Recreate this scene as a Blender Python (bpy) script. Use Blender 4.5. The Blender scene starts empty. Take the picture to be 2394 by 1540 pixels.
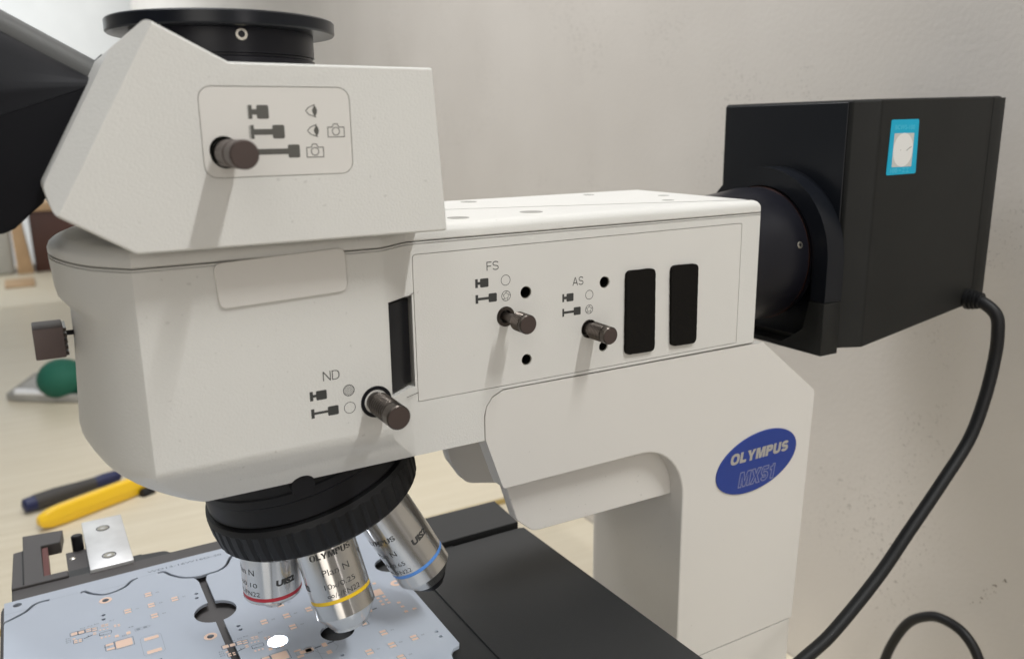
import bpy, bmesh, math, random
from mathutils import Vector, Matrix
random.seed(7)
PI = math.pi
MM = 0.001
Z0 = 482.0                     # desk height below the camera level, mm; all sizes below are in mm, z measured from eye level

def W(x, y, z):
    return Vector((x*MM, y*MM, (z+Z0)*MM))

sc = bpy.context.scene
COL = sc.collection

# ------------------------------------------------------------------ camera
cam_d = bpy.data.cameras.new('camera'); cam = bpy.data.objects.new('camera', cam_d); COL.objects.link(cam)
cam_d.sensor_width = 36; cam_d.lens = 1964.5/2394*36
cam_d.clip_start = 0.01; cam_d.clip_end = 60
R = Matrix(((0.864, 0.1279, -0.487), (-0.5033, 0.1956, -0.8417), (-0.0124, 0.9723, 0.2333)))
cam.matrix_world = Matrix.Translation(W(0, -320, 0)) @ R.to_quaternion().to_matrix().to_4x4()
cam_d.dof.use_dof = True; cam_d.dof.focus_distance = 0.385; cam_d.dof.aperture_fstop = 11.0
sc.camera = cam
CAM = W(0, -320, 0)

# ------------------------------------------------------------------ world, lamps, exposure
wd = bpy.data.worlds.new('World'); sc.world = wd; wd.use_nodes = True
nt = wd.node_tree; nt.nodes.clear()
wo = nt.nodes.new('ShaderNodeOutputWorld'); bg = nt.nodes.new('ShaderNodeBackground')
tc = nt.nodes.new('ShaderNodeTexCoord'); sx = nt.nodes.new('ShaderNodeSeparateXYZ')
mr = nt.nodes.new('ShaderNodeMapRange'); mr.inputs[1].default_value = -0.6; mr.inputs[2].default_value = 0.9
cr = nt.nodes.new('ShaderNodeValToRGB')
cr.color_ramp.elements[0].color = (0.20, 0.18, 0.155, 1)
cr.color_ramp.elements[1].color = (0.36, 0.37, 0.37, 1)
e = cr.color_ramp.elements.new(0.45); e.color = (0.41, 0.40, 0.39, 1)
nt.links.new(tc.outputs['Generated'], sx.inputs[0]); nt.links.new(sx.outputs[2], mr.inputs[0])
nt.links.new(mr.outputs[0], cr.inputs[0])
at = nt.nodes.new('ShaderNodeMath'); at.operation = 'ARCTAN2'; nt.links.new(sx.outputs[1], at.inputs[0]); nt.links.new(sx.outputs[0], at.inputs[1])
am = nt.nodes.new('ShaderNodeMapRange'); am.inputs[1].default_value = -PI; am.inputs[2].default_value = PI; nt.links.new(at.outputs[0], am.inputs[0])
ar = nt.nodes.new('ShaderNodeValToRGB'); rr = ar.color_ramp          # made-up surroundings: dark, bright and cool bands added for streaks in the chrome
def azi(d): return (d+180)/360
rr.elements[0].position = 0.0; rr.elements[0].color = (0.06, 0.075, 0.095, 1); rr.elements[1].position = 1.0; rr.elements[1].color = (0.06, 0.075, 0.095, 1)
for d, c_ in ((-168, (0.07, 0.085, 0.105)), (-163, (0.006, 0.006, 0.006)), (-138, (0.005, 0.005, 0.005)), (-134, (1.0, 0.98, 0.94)), (-112, (1.0, 0.97, 0.92)), (-108, (0.115, 0.112, 0.106)), (-30, (0.11, 0.104, 0.097)), (40, (0.08, 0.074, 0.068)), (52, (0.015, 0.015, 0.015)), (64, (0.08, 0.10, 0.13)), (150, (0.075, 0.085, 0.10))):
    e_ = rr.elements.new(azi(d)); e_.color = (*c_, 1)
nt.links.new(am.outputs[0], ar.inputs[0])
vm = nt.nodes.new('ShaderNodeVectorMath'); vm.operation = 'MULTIPLY'; nt.links.new(cr.outputs[0], vm.inputs[0]); nt.links.new(ar.outputs[0], vm.inputs[1])
nt.links.new(vm.outputs[0], bg.inputs[0]); nt.links.new(bg.outputs[0], wo.inputs[0])
bg.inputs[1].default_value = 4.1

def area(name, loc, target, size, power, col, sy=None, shape='DISK'):
    l = bpy.data.lights.new(name, 'AREA'); l.energy = power; l.color = col; l.size = size; l.shape = shape
    if sy: l.size_y = sy
    o = bpy.data.objects.new(name, l); COL.objects.link(o); o.location = loc
    o.rotation_euler = (Vector(target)-Vector(loc)).to_track_quat('-Z', 'Y').to_euler()
    return o
tgt = W(160, 0, -90)
# a long ceiling tube lamp running front to back
key = area('ceiling_tube_lamp', tgt+Vector((0.40, -0.90, 1.60)), tgt, 0.045, 24, (0.985, 1.0, 0.985), sy=0.95, shape='RECTANGLE')
key.rotation_euler = (math.radians(20), math.radians(13), 0)
area('overhead_soft_fill', tgt+Vector((0.1, -0.9, 1.9)), tgt, 1.4, 1.5, (0.88, 0.95, 1.0))  # unseen soft fill added overhead
wash = area('wall_wash_fill', W(120, 800, 1350), W(570, 450, 0), 0.9, 6, (0.98, 0.98, 0.98))  # unseen wash added to brighten the wall
wash.data.spread = math.radians(95)
area('room_lamp_fill', tgt+Vector((0.6, -2.4, 0.55)), tgt, 0.9, 9.5, (1.0, 0.95, 0.935))
area('far_wall_fill', W(-900, 3300, 800), W(300, 4300, 200), 1.6, 22, (0.92, 0.97, 1.0))  # unseen lamp added to brighten the far wall, standing in for a window
sc.view_settings.view_transform = 'Standard'; sc.view_settings.look = 'None'
sc.view_settings.gamma = 1; sc.view_settings.exposure = 0.32; sc.view_settings.use_curve_mapping = False

# ------------------------------------------------------------------ materials
def mat(name, col, rough=0.5, metal=0.0, bump=0.0, bscale=2000, var=0.0, vscale=8, coat=0.0, spec=0.5, aniso=0.0, emit=None, detail=2.0):
    m = bpy.data.materials.new(name); m.use_nodes = True; n = m.node_tree; b = n.nodes['Principled BSDF']
    b.inputs['Base Color'].default_value = (*col, 1); b.inputs['Roughness'].default_value = rough
    b.inputs['Metallic'].default_value = metal; b.inputs['Specular IOR Level'].default_value = spec
    b.inputs['Coat Weight'].default_value = coat
    t = n.nodes.new('ShaderNodeTexCoord')
    if bump:
        z = n.nodes.new('ShaderNodeTexNoise'); z.inputs['Scale'].default_value = bscale; z.inputs['Detail'].default_value = detail
        p = n.nodes.new('ShaderNodeBump'); p.inputs['Strength'].default_value = bump; p.inputs['Distance'].default_value = 0.0002
        n.links.new(t.outputs['Object'], z.inputs['Vector']); n.links.new(z.outputs[0], p.inputs['Height']); n.links.new(p.outputs[0], b.inputs['Normal'])
    if var:
        z = n.nodes.new('ShaderNodeTexNoise'); z.inputs['Scale'].default_value = vscale; z.inputs['Detail'].default_value = 5
        r = n.nodes.new('ShaderNodeMapRange'); r.inputs[1].default_value = 0.3; r.inputs[2].default_value = 0.7
        r.inputs[3].default_value = 1-var; r.inputs[4].default_value = 1+var
        x = n.nodes.new('ShaderNodeVectorMath'); x.operation = 'SCALE'; x.inputs[0].default_value = col
        n.links.new(t.outputs['Object'], z.inputs['Vector']); n.links.new(z.outputs[0], r.inputs[0]); n.links.new(r.outputs[0], x.inputs['Scale'])
        n.links.new(x.outputs[0], b.inputs['Base Color'])
    if aniso:
        b.inputs['Anisotropic'].default_value = aniso
        b.inputs['Anisotropic Rotation'].default_value = 0.25; g = n.nodes.new('ShaderNodeTangent'); g.direction_type = 'RADIAL'; g.axis = 'Z'
        n.links.new(g.outputs[0], b.inputs['Tangent'])
    if emit:
        b.inputs['Emission Color'].default_value = (*col, 1); b.inputs['Emission Strength'].default_value = emit
    return m

M_white = mat('white_textured_paint', (0.675, 0.662, 0.632), 0.42, bump=0.65, bscale=1150, var=0.015, vscale=14)
def add_dust(m, amount=0.16, scale=420):
    n = m.node_tree; b = n.nodes['Principled BSDF']; L = n.links
    src = b.inputs['Base Color'].links[0].from_socket
    t = n.nodes.new('ShaderNodeTexCoord'); v = n.nodes.new('ShaderNodeTexNoise'); v.inputs['Scale'].default_value = scale; v.inputs['Detail'].default_value = 1
    q = n.nodes.new('ShaderNodeMapRange'); q.inputs[1].default_value = 0.755; q.inputs[2].default_value = 0.79; q.inputs[4].default_value = amount
    mx = n.nodes.new('ShaderNodeMix'); mx.data_type = 'RGBA'; mx.inputs[7].default_value = (0.12, 0.10, 0.08, 1)
    L.new(t.outputs['Object'], v.inputs[0]); L.new(v.outputs[0], q.inputs[0]); L.new(q.outputs[0], mx.inputs[0]); L.new(src, mx.inputs[6]); L.new(mx.outputs[2], b.inputs['Base Color'])
add_dust(M_white)
M_panel = mat('white_satin_paint', (0.675, 0.657, 0.625), 0.40, bump=0.30, bscale=1300, var=0.015, vscale=20)
M_frame = mat('cream_paint', (0.68, 0.655, 0.62), 0.45, bump=0.18, bscale=1200, var=0.012, vscale=10)
add_dust(M_panel); add_dust(M_frame)
M_plate = mat('pale_plastic_plate', (0.69, 0.665, 0.63), 0.33, bump=0.05, bscale=900)
M_ink = mat('dark_grey_print', (0.045, 0.045, 0.043), 0.5)
M_line = mat('thin_grey_print', (0.10, 0.095, 0.085), 0.6)
M_gunmetal = mat('gunmetal_knob', (0.10, 0.085, 0.075), 0.28, metal=0.85, bump=0.1, bscale=3000)
M_brown = mat('brown_satin_knob', (0.085, 0.062, 0.055), 0.42, metal=0.4)
M_black = mat('black_satin', (0.007, 0.007, 0.009), 0.42, spec=0.3, bump=0.06, bscale=2500)
M_anod = mat('black_anodised', (0.007, 0.007, 0.011), 0.36, spec=0.35)
M_lamp = mat('black_lamp_house', (0.013, 0.013, 0.012), 0.5, spec=0.3, bump=0.25, bscale=1800, var=0.10, vscale=30)
M_lampf = mat('black_glossy_front', (0.006, 0.007, 0.010), 0.3, spec=0.35)
M_rubber = mat('black_rubber', (0.008, 0.008, 0.009), 0.5, spec=0.35, bump=0.2, bscale=1500)
M_eye = mat('dark_grey_textured_plastic', (0.10, 0.10, 0.098), 0.5, bump=0.6, bscale=1400)
M_eyeb = mat('black_plastic_housing', (0.007, 0.007, 0.009), 0.55, spec=0.14, bump=0.05, bscale=1400)
M_foam = mat('black_foam_pad', (0.010, 0.009, 0.008), 0.95, bump=1.0, bscale=1200, spec=0.1)
M_hole = mat('dark_hole', (0.004, 0.004, 0.003), 0.8, spec=0.1)
M_chrome = mat('brushed_chrome', (0.72, 0.70, 0.67), 0.17, metal=1.0, aniso=0.9, bump=0.02, bscale=2500)
M_tip = mat('polished_chrome_tip', (0.74, 0.74, 0.74), 0.16, metal=1.0)
M_screw = mat('bright_steel_screw', (0.55, 0.52, 0.45), 0.35, metal=1.0)
M_alu = mat('worn_aluminium_block', (0.78, 0.78, 0.78), 0.42, metal=0.6, bump=0.1, bscale=600, var=0.10, vscale=60)
M_stage = mat('black_anodised_stage', (0.030, 0.031, 0.033), 0.45, bump=0.25, bscale=1800)
M_bracket = mat('grey_stage_bracket', (0.085, 0.078, 0.078), 0.55, bump=0.25, bscale=1800)
M_red = mat('red_band', (0.60, 0.03, 0.05), 0.35)
M_yel = mat('yellow_band', (0.85, 0.55, 0.02), 0.35)
M_blu = mat('blue_band', (0.10, 0.27, 0.68), 0.35)
M_badge = mat('blue_enamel', (0.012, 0.040, 0.25), 0.3, coat=0.2)
M_badgeink = mat('silver_lettering', (0.50, 0.48, 0.44), 0.4, metal=0.4)
M_badgeline = mat('dull_outline_lettering', (0.24, 0.25, 0.38), 0.5)
M_cyan = mat('cyan_sticker', (0.0, 0.36, 0.56), 0.45)
M_cyanink = mat('cyan_print', (0.10, 0.52, 0.68), 0.5)
M_stk = mat('white_sticker_paper', (0.72, 0.71, 0.69), 0.5)
M_stk2 = mat('grey_sticker_paper', (0.52, 0.52, 0.50), 0.5)
M_pcb = mat('white_solder_mask', (0.53, 0.585, 0.68), 0.22, bump=0.04, bscale=300, coat=0.25, var=0.02, vscale=30)
M_cu = mat('copper_pad', (0.95, 0.69, 0.55), 0.35, metal=0.15)
M_silk = mat('grey_silkscreen', (0.10, 0.12, 0.16), 0.6)
M_silkl = mat('pale_silkscreen', (0.28, 0.32, 0.38), 0.6)
M_tan = mat('tan_wood', (0.42, 0.28, 0.16), 0.6, var=0.1, vscale=20)
M_dbrown = mat('dark_brown_wood', (0.055, 0.016, 0.010), 0.5, var=0.25, vscale=6)
M_green = mat('green_rubber', (0.008, 0.11, 0.07), 0.75, bump=0.2, bscale=200)
M_tray = mat('grey_plastic_tray', (0.33, 0.32, 0.30), 0.5, var=0.15, vscale=40)
M_trayw = mat('white_foil', (0.8, 0.8, 0.82), 0.3)
M_cutter = mat('yellow_plastic', (0.88, 0.55, 0.02), 0.3)
M_handle = mat('grey_rubber_handle', (0.045, 0.042, 0.04), 0.6)
M_navy = mat('navy_plastic', (0.012, 0.018, 0.075), 0.45)
M_metalrod = mat('steel_shaft', (0.6, 0.6, 0.6), 0.3, metal=1)

def wood(name, c1, c2):
    m = bpy.data.materials.new(name); m.use_nodes = True; n = m.node_tree; b = n.nodes['Principled BSDF']
    t = n.nodes.new('ShaderNodeTexCoord'); mp = n.nodes.new('ShaderNodeMapping'); mp.inputs['Scale'].default_value = (1.2, 18, 1)
    z = n.nodes.new('ShaderNodeTexNoise'); z.inputs['Scale'].default_value = 5; z.inputs['Detail'].default_value = 8; z.inputs['Roughness'].default_value = 0.6
    r = n.nodes.new('ShaderNodeValToRGB'); r.color_ramp.elements[0].position = 0.35; r.color_ramp.elements[1].position = 0.7
    r.color_ramp.elements[0].color = (*c1, 1); r.color_ramp.elements[1].color = (*c2, 1)
    n.links.new(t.outputs['Object'], mp.inputs[0]); n.links.new(mp.outputs[0], z.inputs[0]); n.links.new(z.outputs[0], r.inputs[0])
    n.links.new(r.outputs[0], b.inputs['Base Color']); b.inputs['Roughness'].default_value = 0.38
    return m
M_desk = wood('pale_laminate', (0.57, 0.505, 0.385), (0.64, 0.58, 0.46))
M_deskedge = mat('ochre_edge_band', (0.45, 0.33, 0.12), 0.5)

def plaster(name, base, mottled):
    m = bpy.data.materials.new(name); m.use_nodes = True; n = m.node_tree; b = n.nodes['Principled BSDF']; L = n.links
    t = n.nodes.new('ShaderNodeTexCoord')
    z = n.nodes.new('ShaderNodeTexNoise'); z.inputs['Scale'].default_value = 7; z.inputs['Detail'].default_value = 6
    r = n.nodes.new('ShaderNodeValToRGB'); r.color_ramp.elements[0].position = 0.3; r.color_ramp.elements[1].position = 0.7
    r.color_ramp.elements[0].color = (*mottled, 1); r.color_ramp.elements[1].color = (*base, 1)
    L.new(t.outputs['Object'], z.inputs[0]); L.new(z.outputs[0], r.inputs[0])
    v = n.nodes.new('ShaderNodeTexNoise'); v.inputs['Scale'].default_value = 420; v.inputs['Detail'].default_value = 2
    g = n.nodes.new('ShaderNodeTexNoise'); g.inputs['Scale'].default_value = 9; g.inputs['Detail'].default_value = 3
    q = n.nodes.new('ShaderNodeMapRange'); q.inputs[1].default_value = 0.62; q.inputs[2].default_value = 0.70
    q2 = n.nodes.new('ShaderNodeMapRange'); q2.inputs[1].default_value = 0.50; q2.inputs[2].default_value = 0.68
    mu = n.nodes.new('ShaderNodeMath'); mu.operation = 'MULTIPLY'
    L.new(t.outputs['Object'], v.inputs[0]); L.new(t.outputs['Object'], g.inputs[0])
    L.new(v.outputs[0], q.inputs[0]); L.new(g.outputs[0], q2.inputs[0]); L.new(q.outputs[0], mu.inputs[0]); L.new(q2.outputs[0], mu.inputs[1])
    mx = n.nodes.new('ShaderNodeMix'); mx.data_type = 'RGBA'; mx.inputs[7].default_value = (0.24, 0.21, 0.18, 1)
    m8 = n.nodes.new('ShaderNodeMath'); m8.operation = 'MULTIPLY'; m8.inputs[1].default_value = 0.6
    L.new(mu.outputs[0], m8.inputs[0]); L.new(m8.outputs[0], mx.inputs[0]); L.new(r.outputs[0], mx.inputs[6]); L.new(mx.outputs[2], b.inputs['Base Color'])
    f = n.nodes.new('ShaderNodeTexNoise'); f.inputs['Scale'].default_value = 260; f.inputs['Detail'].default_value = 4
    p = n.nodes.new('ShaderNodeBump'); p.inputs['Strength'].default_value = 0.3; p.inputs['Distance'].default_value = 0.0006
    L.new(t.outputs['Object'], f.inputs[0]); L.new(f.outputs[0], p.inputs['Height']); L.new(p.outputs[0], b.inputs['Normal'])
    b.inputs['Roughness'].default_value = 0.75
    return m
M_wall = plaster('beige_plaster', (0.71, 0.67, 0.625), (0.66, 0.62, 0.575))
M_wall2 = plaster('white_plaster', (0.75, 0.76, 0.76), (0.70, 0.71, 0.71))

# ------------------------------------------------------------------ helpers
def link(name, me, m, parent=None, smooth=True, wn=False, angle=35):
    o = bpy.data.objects.new(name, me); COL.objects.link(o)
    for mm_ in (m if isinstance(m, (list, tuple)) else [m]): me.materials.append(mm_)
    if smooth:
        for p in me.polygons: p.use_smooth = True
        me.set_sharp_from_angle(angle=math.radians(angle))
        big = {k for p in me.polygons if len(p.vertices) >= 20 for k in p.edge_keys}
        if big:
            at = me.attributes.get('sharp_edge') or me.attributes.new('sharp_edge', 'BOOLEAN', 'EDGE')
            for e_ in me.edges:
                if e_.key in big: at.data[e_.index].value = True
    if wn:
        w = o.modifiers.new('wn', 'WEIGHTED_NORMAL'); w.keep_sharp = True
    if parent:
        o.parent = parent; o.matrix_parent_inverse = parent_mw(parent).inverted()
    return o
def parent_mw(p):
    m = Matrix.LocRotScale(p.location, p.rotation_euler, p.scale) if p.rotation_mode != 'QUATERNION' else p.matrix_basis
    if p.parent: m = parent_mw(p.parent) @ p.matrix_parent_inverse @ m
    return m
def fin(bm, name, m, parent=None, **k):
    bmesh.ops.recalc_face_normals(bm, faces=bm.faces)
    me = bpy.data.meshes.new(name); bm.to_mesh(me); bm.free()
    return link(name, me, m, parent, **k)
def thing(name, loc, label, cat, group=None):
    o = bpy.data.objects.new(name, None); COL.objects.link(o); o.location = loc; o.empty_display_size = 0.02
    o['label'] = label; o['category'] = cat
    if group: o['group'] = group
    return o
def tag(o, label, cat): o['label'] = label; o['category'] = cat; return o
def struct(o): o['kind'] = 'structure'; return o

def bev(bm, sel, w, seg=3):
    ed = [e for e in bm.edges if len(e.link_faces) == 2 and e.calc_face_angle(0) > 0.15 and sel(((e.verts[0].co+e.verts[1].co)/2), e)]
    if ed: bmesh.ops.bevel(bm, geom=ed, offset=w*MM, segments=seg, profile=0.5, affect='EDGES', clamp_overlap=True)
def prism(poly, a, b, axis='y', bw=0, seg=3, sel=None, bm=None):
    """poly in the plane across `axis` (mm); extruded from a to b along axis"""
    own = bm is None
    if own: bm = bmesh.new()
    f = {'y': lambda p, t: W(p[0], t, p[1]), 'x': lambda p, t: W(t, p[0], p[1]), 'z': lambda p, t: W(p[0], p[1], t)}[axis]
    A = [bm.verts.new(f(p, a)) for p in poly]; B = [bm.verts.new(f(p, b)) for p in poly]
    bm.faces.new(A); bm.faces.new(list(reversed(B)))
    n = len(poly)
    for i in range(n): bm.faces.new((A[i], B[i], B[(i+1) % n], A[(i+1) % n]))
    if bw:
        bmesh.ops.recalc_face_normals(bm, faces=bm.faces)
        bev(bm, sel or (lambda c, e: True), bw, seg)
    return bm
def box(x0, x1, y0, y1, z0, z1, bw=0, seg=2, bm=None):
    return prism([(x0, z0), (x1, z0), (x1, z1), (x0, z1)], y0, y1, 'y', bw, seg, None, bm)
def loft(levels, bm=None):
    bm = bm or bmesh.new(); rings = []
    for z, poly in levels: rings.append([bm.verts.new(W(x, y, z)) for x, y in poly])
    n = len(rings[0])
    for a, b in zip(rings, rings[1:]):
        for i in range(n): bm.faces.new((a[i], a[(i+1) % n], b[(i+1) % n], b[i]))
    bm.faces.new(rings[0]); bm.faces.new(list(reversed(rings[-1])))
    return bm
def offset(poly, d):
    """offset closed polygon inward by d (any winding)"""
    n = len(poly); ar = sum(poly[i][0]*poly[(i+1) % n][1]-poly[(i+1) % n][0]*poly[i][1] for i in range(n))
    s = 1 if ar > 0 else -1; out = []
    for i in range(n):
        p0 = Vector(poly[i-1]); p = Vector(poly[i]); p1 = Vector(poly[(i+1) % n])
        a = (p-p0).normalized(); b = (p1-p).normalized()
        na = Vector((-a.y, a.x))*s; nb = Vector((-b.y, b.x))*s
        m = (na+nb); m = m/m.length if m.length > 1e-6 else na
        k = d/max(0.35, m.dot(na)); out.append((p.x+m.x*k, p.y+m.y*k))
    return out
def rrect(x0, y0, x1, y1, r, seg=5):
    o = []
    for cx, cy, a in ((x1-r, y1-r, 0), (x0+r, y1-r, 90), (x0+r, y0+r, 180), (x1-r, y0+r, 270)):
        for k in range(seg+1):
            t = math.radians(a+90*k/seg); o.append((cx+r*math.cos(t), cy+r*math.sin(t)))
    return o
def roundpoly(pts, r, seg=5):
    o = []; n = len(pts)
    for i in range(n):
        rr = r[i] if isinstance(r, (list, tuple)) else r
        p = Vector(pts[i]); a = Vector(pts[i-1])-p; b = Vector(pts[(i+1) % n])-p
        if rr <= 0: o.append((p.x, p.y)); continue
        la, lb = a.length, b.length; a.normalize(); b.normalize()
        th = math.acos(max(-1, min(1, a.dot(b)))); t = min(rr/math.tan(th/2), la*0.48, lb*0.48)
        s0 = p+a*t; s1 = p+b*t
        for k in range(seg+1):
            u = k/seg; q = s0*(1-u)**2+p*2*u*(1-u)+s1*u*u; o.append((q.x, q.y))
    return o
def circ(cx, cy, r, n=32, r2=None): return [(cx+r*math.cos(2*PI*i/n), cy+(r2 or r)*math.sin(2*PI*i/n)) for i in range(n)]
def lathe(prof, frame, n=48, bm=None, caps=True, mod=None):
    """prof: (s, r) mm along local z; frame: Matrix giving metres"""
    bm = bm or bmesh.new(); rings = []
    for s, r in prof:
        rings.append([bm.verts.new(frame @ Vector(((r+(mod(s, i, n) if mod else 0))*MM*math.cos(2*PI*i/n), (r+(mod(s, i, n) if mod else 0))*MM*math.sin(2*PI*i/n), s*MM))) for i in range(n)])
    for a, b in zip(rings, rings[1:]):
        for i in range(n): bm.faces.new((a[i], a[(i+1) % n], b[(i+1) % n], b[i]))
    if caps: bm.faces.new(rings[0]); bm.faces.new(list(reversed(rings[-1])))
    return bm
def frame(o, d, ref=None):
    z = Vector(d).normalized(); ref = Vector(ref) if ref is not None else (Vector((0, 0, 1)) if abs(z.z) < 0.9 else Vector((1, 0, 0)))
    x = (ref-z*ref.dot(z)).normalized(); y = z.cross(x)
    m = Matrix((x, y, z)).transposed().to_4x4(); m.translation = o
    return m
def tube(pts, r, n=14, bm=None, sub=8):
    """Catmull-Rom tube through world points (Vector, metres)"""
    P = [Vector(p) for p in pts]; path = []
    for i in range(len(P)-1):
        p0 = P[max(i-1, 0)]; p1 = P[i]; p2 = P[i+1]; p3 = P[min(i+2, len(P)-1)]
        for k in range(sub):
            t = k/sub
            path.append(0.5*((2*p1)+(p2-p0)*t+(2*p0-5*p1+4*p2-p3)*t*t+(3*p1-p0-3*p2+p3)*t**3))
    path.append(P[-1])
    bm = bm or bmesh.new(); rings = []; up = Vector((0.3, 0.9, 0.2))
    for i, p in enumerate(path):
        d = (path[min(i+1, len(path)-1)]-path[max(i-1, 0)]).normalized()
        x = (up-d*up.dot(d)).normalized(); up = x; y = d.cross(x)
        rings.append([bm.verts.new(p+(x*math.cos(2*PI*j/n)+y*math.sin(2*PI*j/n))*r*MM) for j in range(n)])
    for a, b in zip(rings, rings[1:]):
        for j in range(n): bm.faces.new((a[j], a[(j+1) % n], b[(j+1) % n], b[j]))
    bm.faces.new(rings[0]); bm.faces.new(list(reversed(rings[-1])))
    return bm
def boolean(o, cutters, keep=False):
    for c in cutters:
        bmesh.ops.recalc_face_normals(c, faces=c.faces)
        me = bpy.data.meshes.new('cut'); c.to_mesh(me); c.free()
        co = bpy.data.objects.new('cut', me); COL.objects.link(co)
        md = o.modifiers.new('b', 'BOOLEAN'); md.operation = 'DIFFERENCE'; md.solver = 'EXACT'; md.object = co
        bpy.context.view_layer.update()
        dg = bpy.context.evaluated_depsgraph_get()
        new = bpy.data.meshes.new_from_object(o.evaluated_get(dg), depsgraph=dg)
        o.modifiers.remove(md); old = o.data; o.data = new; bpy.data.meshes.remove(old)
        bpy.data.objects.remove(co)
    for p in o.data.polygons: p.use_smooth = True
    o.data.set_sharp_from_angle(angle=math.radians(35))
    return o

_capref = {}
def glyphs(text, bold=0.0, outline=0.0, spacing=1.0):
    c = bpy.data.curves.new('t', 'FONT'); c.body = text; c.size = 1.0; c.offset = bold; c.space_character = spacing; c.resolution_u = 4
    if outline: c.fill_mode = 'NONE'; c.bevel_depth = outline; c.bevel_resolution = 0
    o = bpy.data.objects.new('t', c); COL.objects.link(o); bpy.context.view_layer.update()
    dg = bpy.context.evaluated_depsgraph_get(); me = bpy.data.meshes.new_from_object(o.evaluated_get(dg), depsgraph=dg)
    bpy.data.objects.remove(o); bpy.data.curves.remove(c)
    return me
def capheight():
    if 'h' not in _capref:
        me = glyphs('H'); _capref['h'] = max(v.co.y for v in me.vertices)-min(v.co.y for v in me.vertices); bpy.data.meshes.remove(me)
    return _capref['h']
def text(bm, s, h, fn, w=None, bold=0.0, align='l', slant=0.0, outline=0.0, fine=None, spacing=1.0):
    """add text to bm; h cap height mm, w total width mm; fn(x, y) mm -> Vector"""
    me = glyphs(s, bold, outline, spacing); k = h/capheight()
    xs = [v.co.x for v in me.vertices]; x0, x1 = min(xs), max(xs); kx = (w/(x1-x0)) if w else k
    ox = {'l': 0, 'c': -(x1-x0)*kx/2}[align]
    t = bmesh.new(); t.from_mesh(me); bpy.data.meshes.remove(me)
    for v in t.verts: v.co = Vector(((v.co.x-x0)*kx+ox+slant*v.co.y*k, v.co.y*k, 0))
    if fine:
        for _ in range(3):
            ed = [e for e in t.edges if e.calc_length() > fine]
            if not ed: break
            bmesh.ops.subdivide_edges(t, edges=ed, cuts=1)
            bmesh.ops.triangulate(t, faces=[f for f in t.faces if len(f.verts) > 4])
    mp = {}
    for v in t.verts: mp[v] = bm.verts.new(fn(v.co.x, v.co.y))
    for f in t.faces:
        try: bm.faces.new([mp[v] for v in f.verts])
        except ValueError: pass
    t.free()
def flat(bm, poly, fn):
    bm.faces.new([bm.verts.new(fn(x, y)) for x, y in poly])
def stroke(bm, pts, w, fn, closed=False):
    n = len(pts); L = []; Rr = []
    for i in range(n):
        if closed: a, b = Vector(pts[i-1]), Vector(pts[(i+1) % n])
        else: a, b = Vector(pts[max(i-1, 0)]), Vector(pts[min(i+1, n-1)])
        p = Vector(pts[i])
        if closed or 0 < i < n-1:
            d0 = (p-a).normalized(); d1 = (b-p).normalized(); m = Vector((-(d0.y+d1.y), d0.x+d1.x))
            m = m.normalized() if m.length > 1e-6 else Vector((-d0.y, d0.x)); k = 1/max(0.4, m.dot(Vector((-d0.y, d0.x))))
        else:
            d = (b-a).normalized(); m = Vector((-d.y, d.x)); k = 1
        L.append(p+m*w*k/2); Rr.append(p-m*w*k/2)
    A = [bm.verts.new(fn(q.x, q.y)) for q in L]; B = [bm.verts.new(fn(q.x, q.y)) for q in Rr]
    for i in range(n if closed else n-1):
        j = (i+1) % n; bm.faces.new((A[i], A[j], B[j], B[i]))
def _ell(cx, cy, rx, ry, n=28, p=2.5, a0=0, a1=360):
    o = []
    for i in range(n+1):
        a = math.radians(a0+(a1-a0)*i/n); c_, s_ = math.cos(a), math.sin(a)
        o.append((cx+rx*math.copysign(abs(c_)**(2/p), c_), cy+ry*math.copysign(abs(s_)**(2/p), s_)))
    return o
def _rib(pts, t):
    L, Q = [], []
    for i in range(len(pts)):
        a = Vector(pts[max(i-1, 0)]); b = Vector(pts[min(i+1, len(pts)-1)]); d = (b-a).normalized(); m = Vector((-d.y, d.x)); p = Vector(pts[i])
        L.append((p+m*t/2)[:]); Q.append((p-m*t/2)[:])
    return [L+list(reversed(Q))]
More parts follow.
